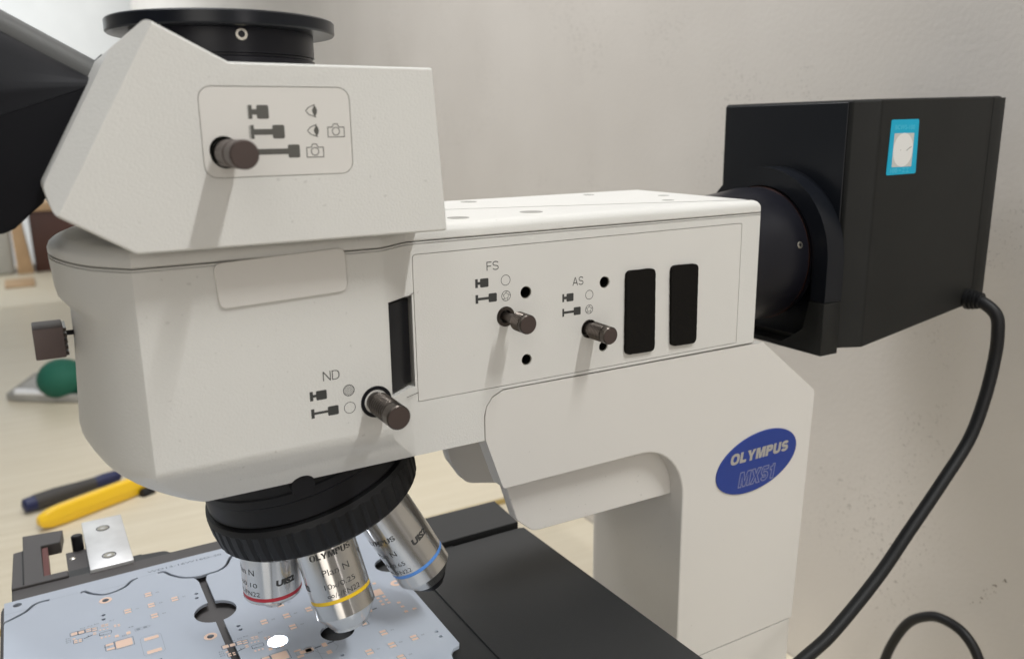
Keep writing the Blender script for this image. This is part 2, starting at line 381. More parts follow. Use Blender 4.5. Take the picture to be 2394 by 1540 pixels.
def grot(ch, t):
    '''plain grotesque capital, cap height 1: (width, loops)'''
    if ch == 'L': return 0.66, [[(0, 0), (.66, 0), (.66, t), (t, t), (t, 1), (0, 1)]]
    if ch == 'F': return 0.64, [[(0, 0), (t, 0), (t, .44), (.58, .44), (.58, .44+t), (t, .44+t), (t, 1-t), (.64, 1-t), (.64, 1), (0, 1)]]
    if ch == 'N': return 0.82, [[(0, 0), (t, 0), (t, 1-1.75*t), (.82-1.15*t, 0), (.82, 0), (.82, 1), (.82-t, 1), (.82-t, 1.75*t), (1.15*t, 1), (0, 1)]]
    if ch == '1': return 0.46, [[(.46-t*1.1, 0), (.46, 0), (.46, 1), (.46-t*.8, 1), (.34-t*.3, .88), (.06, .82), (.06, .82-t*.8), (.46-t*1.1, .82-t*.8)]]
    if ch == 'Y': w = .88; return w, [[(w/2-t/2, 0), (w/2+t/2, 0), (w/2+t/2, .40), (w, 1), (w-1.15*t, 1), (w/2, .40+.75*t), (1.15*t, 1), (0, 1), (w/2-t/2, .40)]]
    if ch == 'X': w = .86; return w, [[(0, 0), (1.2*t, 0), (w/2, .5-.72*t), (w-1.2*t, 0), (w, 0), (w/2+.62*t, .5), (w, 1), (w-1.2*t, 1), (w/2, .5+.72*t), (1.2*t, 1), (0, 1), (w/2-.62*t, .5)]]
    if ch == 'M': w = 1.0; return w, [[(0, 0), (t*.95, 0), (t*.95, .98-1.3*t), (w/2-.48*t, 0), (w/2+.48*t, 0), (w-t*.95, .98-1.3*t), (w-t*.95, 0), (w, 0), (w, 1), (w-1.4*t, 1), (w/2, 1.45*t), (1.4*t, 1), (0, 1)]]
    if ch == 'A': w = .88; return w, [[(0, 0), (1.08*t, 0), (.30*w*.62+.55*t, .26), (w-.30*w*.62-.55*t, .26), (w-1.08*t, 0), (w, 0), (w/2+.58*t, 1), (w/2-.58*t, 1)], [(.36*w*.62+.62*t, .26+t*.9), (w-.36*w*.62-.62*t, .26+t*.9), (w/2, 1-1.1*t)]]
    if ch == 'O': w = .92; return w, [_ell(w/2, .5, w/2, .515)[:-1], _ell(w/2, .5, w/2-t, .515-t*.92)[:-1]]
    if ch == 'P': return 0.74, [[(0, 0), (t, 0), (t, .38), (.46, .38)]+_ell(.44, .69, .30, .31, 12, 2.4, -90, 90)+[(0, 1)], [(t, .38+t*.95), (.43, .38+t*.95)]+_ell(.42, .69, .30-t*.93, .31-t*.95, 10, 2.2, -80, 80)+[(.43, 1-t*.95), (t, 1-t*.95)]]
    if ch == 'D': return 0.80, [[(0, 0), (.34, 0)]+_ell(.34, .5, .46, .5, 16, 2.3, -90, 90)+[(0, 1)], [(t, t*.95), (.33, t*.95)]+_ell(.33, .5, .46-t*.95, .5-t*.95, 14, 2.3, -85, 85)+[(.33, 1-t*.95), (t, 1-t*.95)]]
    if ch == 'U': w = .82; return w, [[(0, 1), (0, .36)]+_ell(w/2, .36, w/2, .375, 16, 2.4, 180, 360)+[(w, 1), (w-t, 1), (w-t, .38)]+list(reversed(_ell(w/2, .38, w/2-t, .395-t*.95, 14, 2.3, 180, 360)))+[(t, 1)]]
    if ch == 'S':
        h = t/2; r = (1.02-t)/4
        up = _ell(.38, 1.01-h-r, .38-h, r, 16, 2.2, 15, 262); dn = _ell(.38, -.01+h+r, .39-h, r, 16, 2.2, 82, -165)
        return 0.76, _rib(up[:-2]+dn[2:], t*.96)
    if ch == '5':
        h = t/2; r = .315-h
        return 0.68, _rib([(.62, 1-h), (.16, 1-h), (.155, 1-h-.02), (.10, .52), (.13, .53)][:2]+[(.13, .94-h), (.09, .56), (.14, .57)]+_ell(.33, .315, .345-h, r, 18, 2.1, 128, -160), t*.92)
    return 0.3, []
def grotesque(bm, s, h, fn, w=None, t=0.13, slant=0.0, gap=0.13, line=0.0, fine=0):
    from mathutils.geometry import tessellate_polygon
    x = 0; G = []
    for ch in s: gw, lp = grot(ch, t); G.append((x, lp)); x += gw+gap
    k = (w/(x-gap)) if w else h
    for x0, lp in G:
        lp = [[((x0+px)*k+slant*py*h, py*h) for px, py in l] for l in lp]
        if line:
            for l in lp: stroke(bm, l, line, fn, True)
            continue
        if fine:
            new = []
            for l in lp:
                q = []
                for i in range(len(l)):
                    a, b = Vector(l[i]), Vector(l[(i+1) % len(l)]); n = max(1, int((b-a).length/fine))
                    q += [tuple(a.lerp(b, j/n)) for j in range(n)]
                new.append(q)
            lp = new
        pts = [p for l in lp for p in l]; vs = [bm.verts.new(fn(*p)) for p in pts]
        for tri in tessellate_polygon([[Vector((p[0], p[1], 0)) for p in l] for l in lp]):
            try: bm.faces.new([vs[i] for i in tri])
            except ValueError: pass
def plane_y(y): return lambda x, z: W(x, y, z)

# ------------------------------------------------------------------ the setting
def sheet(name, pts, m):
    bm = bmesh.new(); bm.faces.new([bm.verts.new(p) for p in pts]); return fin(bm, name, m, smooth=False)
bm = prism([(570, -1500), (690, -1500), (690, 1800), (570, 1800)], -2500, 4190, 'y')
struct(fin(bm, 'wall', M_wall, smooth=False))
wl = bpy.data.objects['wall']; bm = bmesh.new()
for k in range(26):
    t = random.random(); y = -8-26*t+random.uniform(-2, 2); z = -345+34*t+random.uniform(-2.5, 2.5); r = random.uniform(0.3, 0.9)*(0.6+0.6*t)
    bm.faces.new([bm.verts.new(W(569.9, y+r*random.uniform(.6, 1.3)*math.cos(q*1.05), z+r*random.uniform(.6, 1.3)*math.sin(q*1.05))) for q in range(6)])
fin(bm, 'scuff_mark', mat('grey_scuff', (0.25, 0.21, 0.17), 0.8), wl, smooth=False)
bm = prism([(-4500, -1500), (3000, -1500), (3000, 2600), (-4500, 2600)], 4400, 4500, 'y')
struct(fin(bm, 'far_wall', M_wall2, smooth=False))
struct(sheet('floor', [W(-4500, -3000, -1230), W(3000, -3000, -1230), W(3000, 4500, -1230), W(-4500, 4500, -1230)], mat('grey_floor', (0.25, 0.24, 0.22), 0.5)))

# desks
d1 = thing('desk', W(100, 200, -1230), 'pale laminate desk carrying the microscope, in front of the ochre edge strip', 'desk')
fin(box(-1100, 569, -560, 575, -507, -482, 1.5), 'desktop', M_desk, d1)
for x, y in ((-1040, -500), (510, -500), (-1040, 520), (510, 520)):
    fin(box(x-25, x+25, y-25, y+25, -1230, -507.2, 2), 'leg', M_tan, d1)
d2 = thing('desk', W(100, 1100, -1230), 'pale laminate desk beyond the ochre edge strip, under the yellow cutter', 'desk')
fin(box(-1100, 569, 578, 2410, -499, -475, 1.0), 'desktop', M_desk, d2)
fin(box(-1100, 569, 575.6, 578, -499, -476, 0.5), 'edge_band', M_deskedge, d2)
for x, y in ((-1040, 640), (510, 640), (-1040, 2350), (510, 2350)):
    fin(box(x-25, x+25, y-25, y+25, -1230, -499.2, 2), 'leg', M_tan, d2)
d3 = thing('desk', W(100, 2700, -1230), 'pale laminate desk farthest away, beneath the brown cabinet', 'desk')
fin(box(-1100, 569, 2416, 3300, -499, -475, 1.0), 'desktop', M_desk, d3)
for x, y in ((-1040, 2480), (510, 2480), (-1040, 3240), (510, 3240)):
    fin(box(x-25, x+25, y-25, y+25, -1230, -499.2, 2), 'leg', M_tan, d3)

# brown cabinet far away
cb = thing('cabinet', W(140, 3150, -475), 'dark brown wooden cabinet with a tan frame at the far end of the desks', 'cabinet')
fin(box(20, 420, 3060, 3280, -475, -262, 2), 'door', M_dbrown, cb)
fin(box(-20, 450, 3050, 3280, -262, -232, 2), 'top_board', M_tan, cb)
fin(prism([(-36, -475), (14, -475), (-8, -262), (-40, -262)], 3040, 3280, 'y', 2), 'side_post', M_tan, cb)
bx = tag(fin(box(-260, -44, 3060, 3200, -475, -255, 12), 'storage_box', mat('pale_grey_plastic', (0.42, 0.42, 0.40), 0.6, var=0.08, vscale=12)),
         'pale grey box left of the tan cabinet post, at the far end of the desks', 'box')
bm = box(-75, 10, 2740, 2900, -475, -468, 2)
tag(fin(bm, 'wood_strip', M_tan), 'flat tan piece of wood lying on the far desk in front of the cabinet', 'wood piece')
# yellow cutter and screwdriver on the far desk
ct = thing('cutter', W(45, 838, -475), 'yellow plastic utility cutter lying on the desk behind the metal block', 'cutter')
F = frame(W(-30, 802, -456), (W(121, 874, -456)-W(-30, 802, -456)), (0, 0, 1)); F.translation += Vector((0, -0.012, -0.006))
bm = bmesh.new()
prof = roundpoly([(-9, 0), (-7, 13), (7, 13), (9, 0), (7, -12), (-7, -12)], 3, 3)
lv = [(0, 0.35), (3, 0.62), (14, 0.9), (30, 1.0), (120, 1.0), (150, 0.86), (163, 0.55), (167, 0.3)]
rings = []
for s, k in lv: rings.append([bm.verts.new(F @ Vector((y*k*MM, x*0.86*(0.55+0.45*k)*MM, s*MM))) for x, y in prof])
for a, b in zip(rings, rings[1:]):
    for i in range(len(prof)): bm.faces.new((a[i], a[(i+1) % len(prof)], b[(i+1) % len(prof)], b[i]))
bm.faces.new(rings[0]); bm.faces.new(list(reversed(rings[-1])))
fin(bm, 'body', M_cutter, ct)
bm = bmesh.new()
for i in range(9):
    s = 28+i*4
    for sgn in (-1, 1):
        v = [bm.verts.new(F @ Vector((q[0]*MM, q[1]*MM, q[2]*MM))) for q in ((13.4, 0, s+2), (13.4, sgn*3.5, s), (13.4, sgn*3.5, s+1), (13.4, 0, s+3))]
        bm.faces.new(v)
fin(bm, 'grip_ribs', mat('pale_yellow_print', (0.95, 0.75, 0.25), 0.4), ct)
SIDE = 1 if (F.to_3x3() @ Vector((0, 1, 0))).y > 0 else -1
bm = lathe([(20, 4), (22, 8), (52, 8), (55, 5)], F @ Matrix.Translation((-0.008, SIDE*0.013, -0.012)), 16)
fin(bm, 'slider', M_rubber, ct)
bm = lathe([(128, 4), (130, 7), (146, 7), (148, 4)], F @ Matrix.Translation((-0.010, -SIDE*0.010, 0)), 16)
fin(bm, 'end_cap', M_rubber, ct)
sd = thing('screwdriver', W(30, 885, -475), 'grey and navy screwdriver lying behind the yellow cutter', 'screwdriver')
F2 = frame(W(-46, 858, -464), (W(76, 905, -464)-W(-46, 858, -464)), (0, 0, 1))
fin(lathe([(0, 5), (2, 9), (14, 10), (14.2, 10.5)], F2, 24), 'end_cap', M_navy, sd)
fin(lathe([(14.3, 10.5), (40, 11), (70, 9), (92, 8)], F2, 24), 'handle', M_handle, sd)
fin(lathe([(92.2, 8), (104, 9), (124, 8), (127, 5)], F2, 24), 'collar', M_navy, sd)
fin(lathe([(127, 2.5), (200, 2.5)], F2, 12), 'shaft', M_metalrod, sd)
# green ball on its tray
tr = thing('tray', W(0, 1400, -475), 'grey plastic tray with a shiny front rim on the desk left of the microscope', 'tray')
tp = [(-66, 1418), (-52, 1400), (60, 1320), (120, 1400), (130, 1520), (-20, 1540)]
bm = loft([(-475, offset(tp, 6)), (-473, tp), (-462, tp), (-459, offset(tp, 4)), (-463, offset(tp, 9))])
fin(bm, 'base', M_tray, tr)
F3 = frame(W(-52, 1408, -458), (W(50, 1330, -458)-W(-52, 1408, -458)))
fin(lathe([(0, 3), (4, 7), (62, 6), (70, 2)], F3, 12), 'rim', M_trayw, tr)
bm = bmesh.new(); bmesh.ops.create_uvsphere(bm, u_segments=32, v_segments=20, radius=0.043)
for v in bm.verts:
    v.co.z *= 0.86; v.co *= 1+0.05*math.sin(v.co.x*60)*math.cos(v.co.z*50); v.co += W(26, 1378, -438)
tag(fin(bm, 'putty_ball', M_green), 'green rubbery ball sitting on the grey tray', 'ball')
# second loop of cable against the wall
cabp = [W(540, y, z) for y, z in ((60, -475), (42, -430), (33, -395), (21, -368), (6, -354), (-7, -350), (-22, -353), (-34, -366), (-42, -392), (-46, -430), (-50, -474))]
tag(fin(tube(cabp, 3.6), 'cable', M_rubber), 'black cable looping up from the desk by the wall, right of the column', 'cable')

# ------------------------------------------------------------------ the microscope
ms = thing('microscope', W(230, 50, -482), 'large white laboratory microscope with black lamp house and three chrome objectives', 'microscope')

# plan outline of the arm and its bulged front
half = [(340, 2), (338, 0), (136, 0), (133, -1.6), (122, -9.8), (119, -11), (29.8, -11), (28.7, -9.9), (23.5, -3.6), (18.3, 3.3), (14.4, 12), (11.4, 21.7), (9.0, 32), (7.4, 41.8), (6.8, 50)]
plan = half + [(x, 100-y) for x, y in reversed(half[:-1])]
def nose(poly, sh):
    out = []
    for x, y in poly:
        w = max(0, 1-((y-50)/62)**2)**1.5 if x < 30 else 0
        out.append((x+sh*w, y))
    return out
def inset_front(poly, d, k=1.0):
    """inset only the bulged front (x < 136), the straight arm sides stay"""
    off = offset(poly, d); out = []
    for (x, y), (a, b) in zip(poly, off):
        if x >= 135: out.append((x, y))
        else:
            b = min(max(b, 0.0), 100.0) if d >= 11 else b
            out.append((a, b))
    return out
floor_half = [(340, 2), (338, 0), (136, 0), (135.8, 0), (135.4, 0), (134, 0), (48.5, 0), (46.5, 0.6), (42.3, 5), (37.6, 12), (34.6, 20), (32.5, 28), (31.0, 36), (30.2, 43), (30, 50)]
floor_plan = floor_half + [(x, 100-y) for x, y in reversed(floor_half[:-1])]
def low(z):
    t = (-z-121.6)/17.4; up = nose(plan, 4.6); out = []
    for (x, y), (a, b) in zip(up, floor_plan):
        k = t if y < -10.5 or y > 110.5 else t**1.35
        out.append((x+(a-x)*k, y+(b-y)*(t if y < -2 or y > 102 else k)))
    return out
lv = [(-45.6, offset(plan, 0.9)), (-45.6, plan), (-46.1, plan), (-46.1, offset(plan, 0.9)), (-46.55, offset(plan, 0.9)), (-46.55, plan),
      (-58, nose(plan, 0.8)), (-62, nose(plan, 1.6)), (-64.5, nose(plan, 3.6)), (-66.2, nose(plan, 5.2)), (-80, nose(plan, 5.0)), (-106, nose(plan, 3.4)),
      (-114, nose(plan, 2.8)), (-119, nose(plan, 3.4)), (-121.6, nose(plan, 4.6))] + [(z, low(z)) for z in (-124.5, -128, -132, -136, -139)]
body = fin(loft(lv), 'arm_housing', M_white, ms)
cut = prism([(169.9, -150), (169.9, -127), (171.2, -122.6), (174.3, -118.6), (180, -116.0), (345, -116.0), (360, -116.0), (360, -150)], -20, 120, 'y')
# panel pocket
pan = [(137.9, -50.9), (324.8, -50.2), (324.8, -114.3), (138.2, -114.4), (138.1, -110.6), (137.2, -110.6), (137.2, -66.7), (137.9, -66.0)]
pan = roundpoly([(137.9, -50.9), (324.8, -50.2), (324.8, -114.3), (138.2, -114.4)], [1.5, 1.0, 0.6, 0.2], 3)
pocket = prism(offset(pan, -0.32), -3, 1.3, 'y')
slot = prism([(121.5, -14), (134.6, -2.0), (139.0, 2.0), (139.0, 9), (125, 2.5)], -107.5, -67.6, 'z')
ndhole = lathe([(-30, 6.9), (6, 6.9)], frame(W(114.4, 0, -107.2), (0, 1, 0)), 32)
boss = prism(circ(85.5, -141.5, 5.2, 24), -20, 6, 'y')
boolean(body, [cut, pocket, slot, boss])
# top cover (roundover)
tl = [(-45.2, offset(plan, 0.6)), (-44.7, plan), (-42.4, plan), (-41.0, offset(plan, 0.6)), (-39.8, offset(plan, 1.9)), (-39.05, offset(plan, 3.6)), (-38.75, offset(plan, 5.6))]
tl = [(z, [((x, 100.0) if (x > 128 and y > 93) else (x, y)) for x, y in pl]) for z, pl in tl]
cover = fin(loft(tl), 'top_cover', M_white, ms, wn=True)
for (x, y, r) in ((210, 88, 4.5), (208, 20, 5.5), (168, 17, 5.0), (300, 30, 3.2), (318, 55, 3.2), (288, 86, 3.2)):
    fin(lathe([(-0.7, r), (0.05, r), (0.05, r-0.5)], frame(W(x, y, -38.7), (0, 0, 1)), 28), 'cap_screw_cover', mat('mid_grey_cap', (0.30, 0.29, 0.27), 0.5) if (x, y) == (210, 88) else bpy.data.materials['mid_grey_cap'], cover)  # flush discs in a darker grey than the cover
bpanel = fin(prism(pan, 0.02, 1.25, 'y'), 'control_panel', M_panel, ms, smooth=False)
holes = [(192.7, -72.5, 2.9), (192.8, -104.0, 2.7), (236.6, -72.3, 2.9), (236.4, -103.9, 2.6)]
cuts = [lathe([(-2, r), (9, r)], frame(W(x, -0.5, z), (0, 1, 0)), 24) for x, z, r in holes]
cuts += [lathe([(-2, 4.6), (9, 4.6)], frame(W(x, -0.5, z), (0, 1, 0)), 24) for x, z in ((182.0, -82.3), (227.9, -94.0))]
boolean(bpanel, cuts)
boolean(body, [lathe([(-2, r), (9, r)], frame(W(x, -0.5, z), (0, 1, 0)), 24) for x, z, r in holes] + [lathe([(-2, 4.6), (6, 4.6)], frame(W(x, -0.5, z), (0, 1, 0)), 24) for x, z in ((182.0, -82.3), (227.9, -94.0))])
for x, z, r in holes:
    fin(lathe([(0.55, r-0.03), (0.55, r-0.42), (0.75, r-0.45), (0.75, r-0.03)], frame(W(x, 0, z), (0, 1, 0)), 24, caps=False), 'socket_rim', M_screw, bpanel)
    fin(lathe([(0.8, r-0.02), (0.4, r-0.35), (1.4, r-0.35), (1.4, r-0.6), (8.2, r-0.6), (8.2, 0.2)], frame(W(x, 0, z), (0, 1, 0)), 24, caps=False), 'socket', M_hole, bpanel)
# jog lines beside the slot
bm = bmesh.new()
for pts in (([(137.9, -66.6), (133.5, -68.0)]), ([(138.1, -110.4), (131.0, -110.4)])):
    stroke(bm, pts, 0.3, lambda x, z: W(x, (-0.05 if x > 136 else -0.05-(136-x)*0.79), z))
fin(bm, 'seam_line', M_line, body, smooth=False)
# dark slider in the slot
fin(prism([(123.5, -7.2), (136.5, 3.2), (133.5, 6), (122.5, -3)], -106.2, -69, 'z', 0.3), 'filter_slider', M_black, ms)
fin(lathe([(-3.6, 4.9), (1.5, 4.9)], frame(W(85.5, 3, -141.4), (0, 1, 0)), 24), 'lock_boss', M_black, ms)
# blank name plate
np_ = fin(prism(roundpoly([(56.3, -45.6), (104.9, -43.6), (105.2, -60.4), (57.3, -62.2)], 3, 4), -12.2, -10.6, 'y', 0.25, 2), 'name_plate', M_plate, ms)
# foam pads
for q in (((248.6, -67.9), (266.4, -68.1), (267.2, -110.3), (248.9, -109.8)), ((276.6, -67.9), (294.3, -68.3), (294.9, -110.0), (278.0, -109.6))):
    rp = roundpoly(list(q), 3, 4); out = []
    for i in range(len(rp)):
        a = Vector(rp[i]); b = Vector(rp[(i+1) % len(rp)]); n = max(1, int((b-a).length/1.2))
        for k in range(n):
            p = a.lerp(b, k/n); out.append((p.x+random.uniform(-.08, .08), p.y+random.uniform(-.08, .08)))
    fin(prism(out, -1.7, 0.0, 'y'), 'foam_pad', M_foam, ms, smooth=False)

# pull knobs along -Y
def pull_knob(name, x, z, y0, collar_r, rod_r, y_head, head_r, y_tip, mhead, ribs=0, mcollar=None, groove=True):
    F = frame(W(x, 0, z), (0, -1, 0))
    k = fin(lathe([(-y0-2.5, collar_r), (-y0+0.25, collar_r), (-y0+0.25, rod_r+0.9), (-y0-1.8, rod_r+0.6)], F, 36, caps=False), name, mcollar or M_gunmetal, ms)
    fin(lathe([(-y0-4, rod_r), (-y_head+0.2, rod_r)], F, 28), 'rod', mhead, k)
    prof = []; s0, s1 = -y_head, -y_tip
    if ribs:
        prof = [(s0, head_r-0.6), (s0+0.3, head_r)]; L = (s1-s0)*0.68; n = ribs
        for i in range(n):
            a = s0+0.3+L*i/n; prof += [(a+L/n*0.12, head_r), (a+L/n*0.3, head_r-0.32), (a+L/n*0.75, head_r-0.32), (a+L/n*0.95, head_r)]
        prof += [(s0+L+0.6, head_r), (s0+L+0.7, head_r-0.35), (s0+L+1.1, head_r-0.35), (s0+L+1.2, head_r)]
    else:
        prof = [(s0, head_r-0.4), (s0+0.4, head_r), (s0+(s1-s0)*0.52, head_r), (s0+(s1-s0)*0.53, head_r-0.3), (s0+(s1-s0)*0.60, head_r-0.3), (s0+(s1-s0)*0.61, head_r)]
    prof += [(s1-0.45, head_r), (s1, head_r-0.45)]
    fin(lathe(prof, F, 40), 'grip', mhead, k)
    fin(lathe([(s1+0.01, head_r-0.5), (s1+0.03, 0.2)], F, 40, caps=False), 'end_face', M_brown, k)
    return k
pull_knob('field_stop_knob', 182.0, -82.3, 0, 4.55, 2.1, -11.0, 4.3, -19.6, M_gunmetal, 5)
pull_knob('aperture_stop_knob', 227.9, -94.0, 0, 4.55, 3.4, -4.2, 4.2, -17.0, M_gunmetal, 8)
pull_knob('filter_knob', 114.8, -107.3, -11, 6.6, 4.2, -15.0, 4.9, -34.5, M_gunmetal, 7, mcollar=M_black)

# printed signs on arm
bm = bmesh.new(); f0 = plane_y(-0.02); fb = plane_y(-0.03)
grotesque(bm, 'FS', 3.9, lambda x, y: W(172.7+x, -0.03, -60.7+y), w=6.0, t=0.105)
bma = bmesh.new(); grotesque(bma, 'AS', 3.9, lambda x, y: W(218.1+x, -0.03, -72.1+y), w=6.1, t=0.105)
def pull_icon(bm, fn, x0, x1, z, h, bw, bl, sh):
    """bar at left, stem, rounded block ending at x1"""
    flat(bm, [(x0, z-h/2), (x0+bw, z-h/2), (x0+bw, z+h/2), (x0, z+h/2)], fn)
    flat(bm, [(x0+bw, z-sh/2), (x1-bl, z-sh/2), (x1-bl, z+sh/2), (x0+bw, z+sh/2)], fn)
    flat(bm, rrect(x1-bl, z-h/2, x1, z+h/2, h*0.13, 3), fn)
pull_icon(bm, fb, 166.9, 173.5, -65.9, 3.9, 1.3, 4.2, 1.25)
pull_icon(bm, fb, 166.9, 177.6, -72.9, 3.9, 1.3, 4.2, 1.15)
pull_icon(bma, fb, 212.4, 218.7, -77.4, 3.8, 1.0, 4.0, 1.25)
pull_icon(bma, fb, 212.4, 222.8, -84.4, 3.8, 1.0, 4.0, 1.15)
def ring(bm, fn, cx, cz, r, w=0.26): stroke(bm, circ(cx, cz, r, 36), w, fn, True)
def iris(bm, fn, cx, cz, r):
    ring(bm, fn, cx, cz, r)
    p5 = [(cx+0.62*r*math.cos(math.radians(90+8+72*i)), cz+0.62*r*math.sin(math.radians(98+72*i))) for i in range(5)]
    stroke(bm, p5, 0.2, fn, True)
    for i in range(5):
        a = Vector(p5[i]); b = Vector(p5[(i+1) % 5]); d = (a-b).normalized(); q = a+d*0.55*r
        v = q-Vector((cx, cz)); q = Vector((cx, cz))+v.normalized()*min(v.length, r*0.99) if v.length > r*.99 else q
        stroke(bm, [tuple(a), tuple(q)], 0.2, fn)
ring(bm, fb, 182.2, -65.8, 2.3); iris(bm, fb, 182.3, -72.9, 2.25)
ring(bma, fb, 227.7, -77.4, 2.15); iris(bma, fb, 227.7, -84.4, 2.1)
fin(bm, 'lettering', M_ink, bpanel, smooth=False); fin(bma, 'lettering', M_ink, bpanel, smooth=False)
bm = bmesh.new(); fn = plane_y(-11.03)
grotesque(bm, 'ND', 3.8, lambda x, y: W(93.4+x, -11.03, -95.2+y), w=6.7, t=0.095)
pull_icon(bm, fn, 87.7, 94.5, -100.6, 3.8, 1.3, 4.3, 1.1)
pull_icon(bm, fn, 87.8, 98.9, -107.7, 3.8, 1.3, 4.4, 1.0)
ring(bm, fn, 103.5, -100.6, 2.25, 0.28); ring(bm, fn, 103.5, -107.8, 2.3, 0.24)
for k in range(-3, 4):
    t = k*0.58; h = math.sqrt(max(0, 2.15**2-t*t)); c, s = math.cos(math.radians(45)), math.sin(math.radians(45))
    stroke(bm, [(103.5+t*c-h*s*-1*-1, -100.6-t*s-h*c), (103.5+t*c+h*s, -100.6-t*s+h*c)], 0.2, fn)
fin(bm, 'lettering', M_ink, body, smooth=False)

# ---- observation head
hp = roundpoly([(136.9, 21.6), (140.9, -38.2), (30.4, -38.2), (8.6, -24.4), (6.8, -16.0), (30.2, 25.3), (40.6, 34.2), (64.2, 21.9)], [1.2, 1.2, 1.2, 4, 4, 2, 2.0, 2.5], 4)
head = prism(hp, -28, 128, 'y')
bmesh.ops.recalc_face_normals(head, faces=head.faces)
ed = [e for e in head.edges if abs(e.verts[0].co.y-e.verts[1].co.y) < 1e-6 and min(e.verts[0].co.x, e.verts[1].co.x) < 0.0385 and (e.verts[0].co.z+e.verts[1].co.z)/2 > (Z0-17)*MM
      and max(e.verts[0].co.x, e.verts[1].co.x) < 0.039]
wide = set(ed)
bmesh.ops.bevel(head, geom=[e for e in head.edges if abs(e.verts[0].co.y-e.verts[1].co.y) < 1e-6], offset=1.3*MM, segments=3, profile=0.5, affect='EDGES', clamp_overlap=True)
headob = fin(head, 'observation_head', M_white, ms, wn=True)
# facet along the sloping front edge of the head (a real planar cut)
def halfspace_cut(o, p, n):
    b = bmesh.new(); b.from_mesh(o.data)
    r = bmesh.ops.bisect_plane(b, geom=b.verts[:]+b.edges[:]+b.faces[:], plane_co=p, plane_no=n, clear_outer=True, dist=1e-6)
    ed = [g for g in r['geom_cut'] if isinstance(g, bmesh.types.BMEdge)]
    bmesh.ops.contextual_create(b, geom=ed)
    cutf = [f for f in b.faces if all(abs((v.co-p).dot(n.normalized())) < 2e-6 for v in f.verts)]
    ed2 = list({e for f in cutf for e in f.edges})
    bmesh.ops.bevel(b, geom=ed2, offset=1.0*MM, segments=3, profile=0.5, affect='EDGES', clamp_overlap=True)
    bmesh.ops.recalc_face_normals(b, faces=b.faces); b.to_mesh(o.data); b.free()
    for q in o.data.polygons: q.use_smooth = True
    o.data.set_sharp_from_angle(angle=math.radians(35))
sl = Vector((30.2-6.8, 0, 25.3+16.0)).normalized(); fnrm = Vector((-sl.z, 0, sl.x))
for s in (-1, 1):
    pt = W(38.5 if 0 else 36.5, -28 if s < 0 else 128, 24.5)
    halfspace_cut(headob, W(10.0, -28 if s < 0 else 128, -24.0), (fnrm*0.80+Vector((0, s*0.60, 0))).normalized())
sp = rrect(53.8, -14.9, 104.2, 14.1, 4.0, 5)
boolean(headob, [prism(offset(sp, -0.28), -34, -27.1, 'y'), lathe([(-1, 5.2), (9, 5.2)], frame(W(60.4, -28.5, -6.2), (0, 1, 0)), 32)])
spo = fin(prism(sp, -27.95, -27.2, 'y'), 'switch_plate', M_plate, headob, smooth=False)
boolean(spo, [lathe([(-3, 4.7), (9, 4.7)], frame(W(60.4, -28.5, -6.2), (0, 1, 0)), 32)])
bm = bmesh.new(); fn = plane_y(-28.0)
pull_icon(bm, fn, 69.3, 75.9, 6.1, 4.5, 1.1, 4.0, 1.8)
pull_icon(bm, fn, 69.5, 80.8, -0.4, 4.5, 1.1, 4.1, 1.9)
pull_icon(bm, fn, 69.6, 85.6, -6.9, 4.4, 1.1, 4.1, 1.9)
for i in range(7):
    for zz in (6.1, -0.4): flat(bm, [(68.9, zz-2.1+i*0.62), (69.4, zz-2.1+i*0.62), (69.4, zz-1.8+i*0.62), (68.9, zz-1.8+i*0.62)], fn)
def eye(bm, x, z):
    st = [(x, z), (x+1.0, z+1.15), (x+3.3, z+2.1)]; stroke(bm, st, 0.3, fn)
    stroke(bm, [(x, z), (x+1.0, z-1.15), (x+3.6, z-2.1)], 0.3, fn)
    c = [(x+3.0+0.85*math.sin(t*PI)*1.0, z-1.9+3.8*t) for t in [i/10 for i in range(11)]]
    stroke(bm, c, 0.28, fn)
    flat(bm, [(x+3.0+0.8*math.sin(t*PI), z-1.9+3.8*t) for t in [i/10 for i in range(11)]]+[(x+3.0-0.75*math.sin(t*PI), z+1.5-3.0*t) for t in [i/8 for i in range(1, 8)]], fn)
eye(bm, 88.5, 6.4); eye(bm, 88.7, -0.2)
def camicon(bm, x, z):
    w, h = 5.9, 3.3
    stroke(bm, [(x, z-h), (x+w, z-h), (x+w, z), (x+w*0.68, z), (x+w*0.60, z+1.1), (x+w*0.36, z+1.1), (x+w*0.28, z), (x, z)], 0.3, fn, True)
    stroke(bm, circ(x+w*0.49, z-h*0.42, 1.3, 24), 0.3, fn, True)
camicon(bm, 95.9, 0.9); camicon(bm, 88.0, -5.8)
fin(bm, 'pictogram', M_line, spo, smooth=False)
pk = pull_knob('light_path_knob', 60.9, -7.0, -28, 5.0, 3.6, -32.0, 4.5, -54.0, M_brown, 0, mcollar=M_hole)

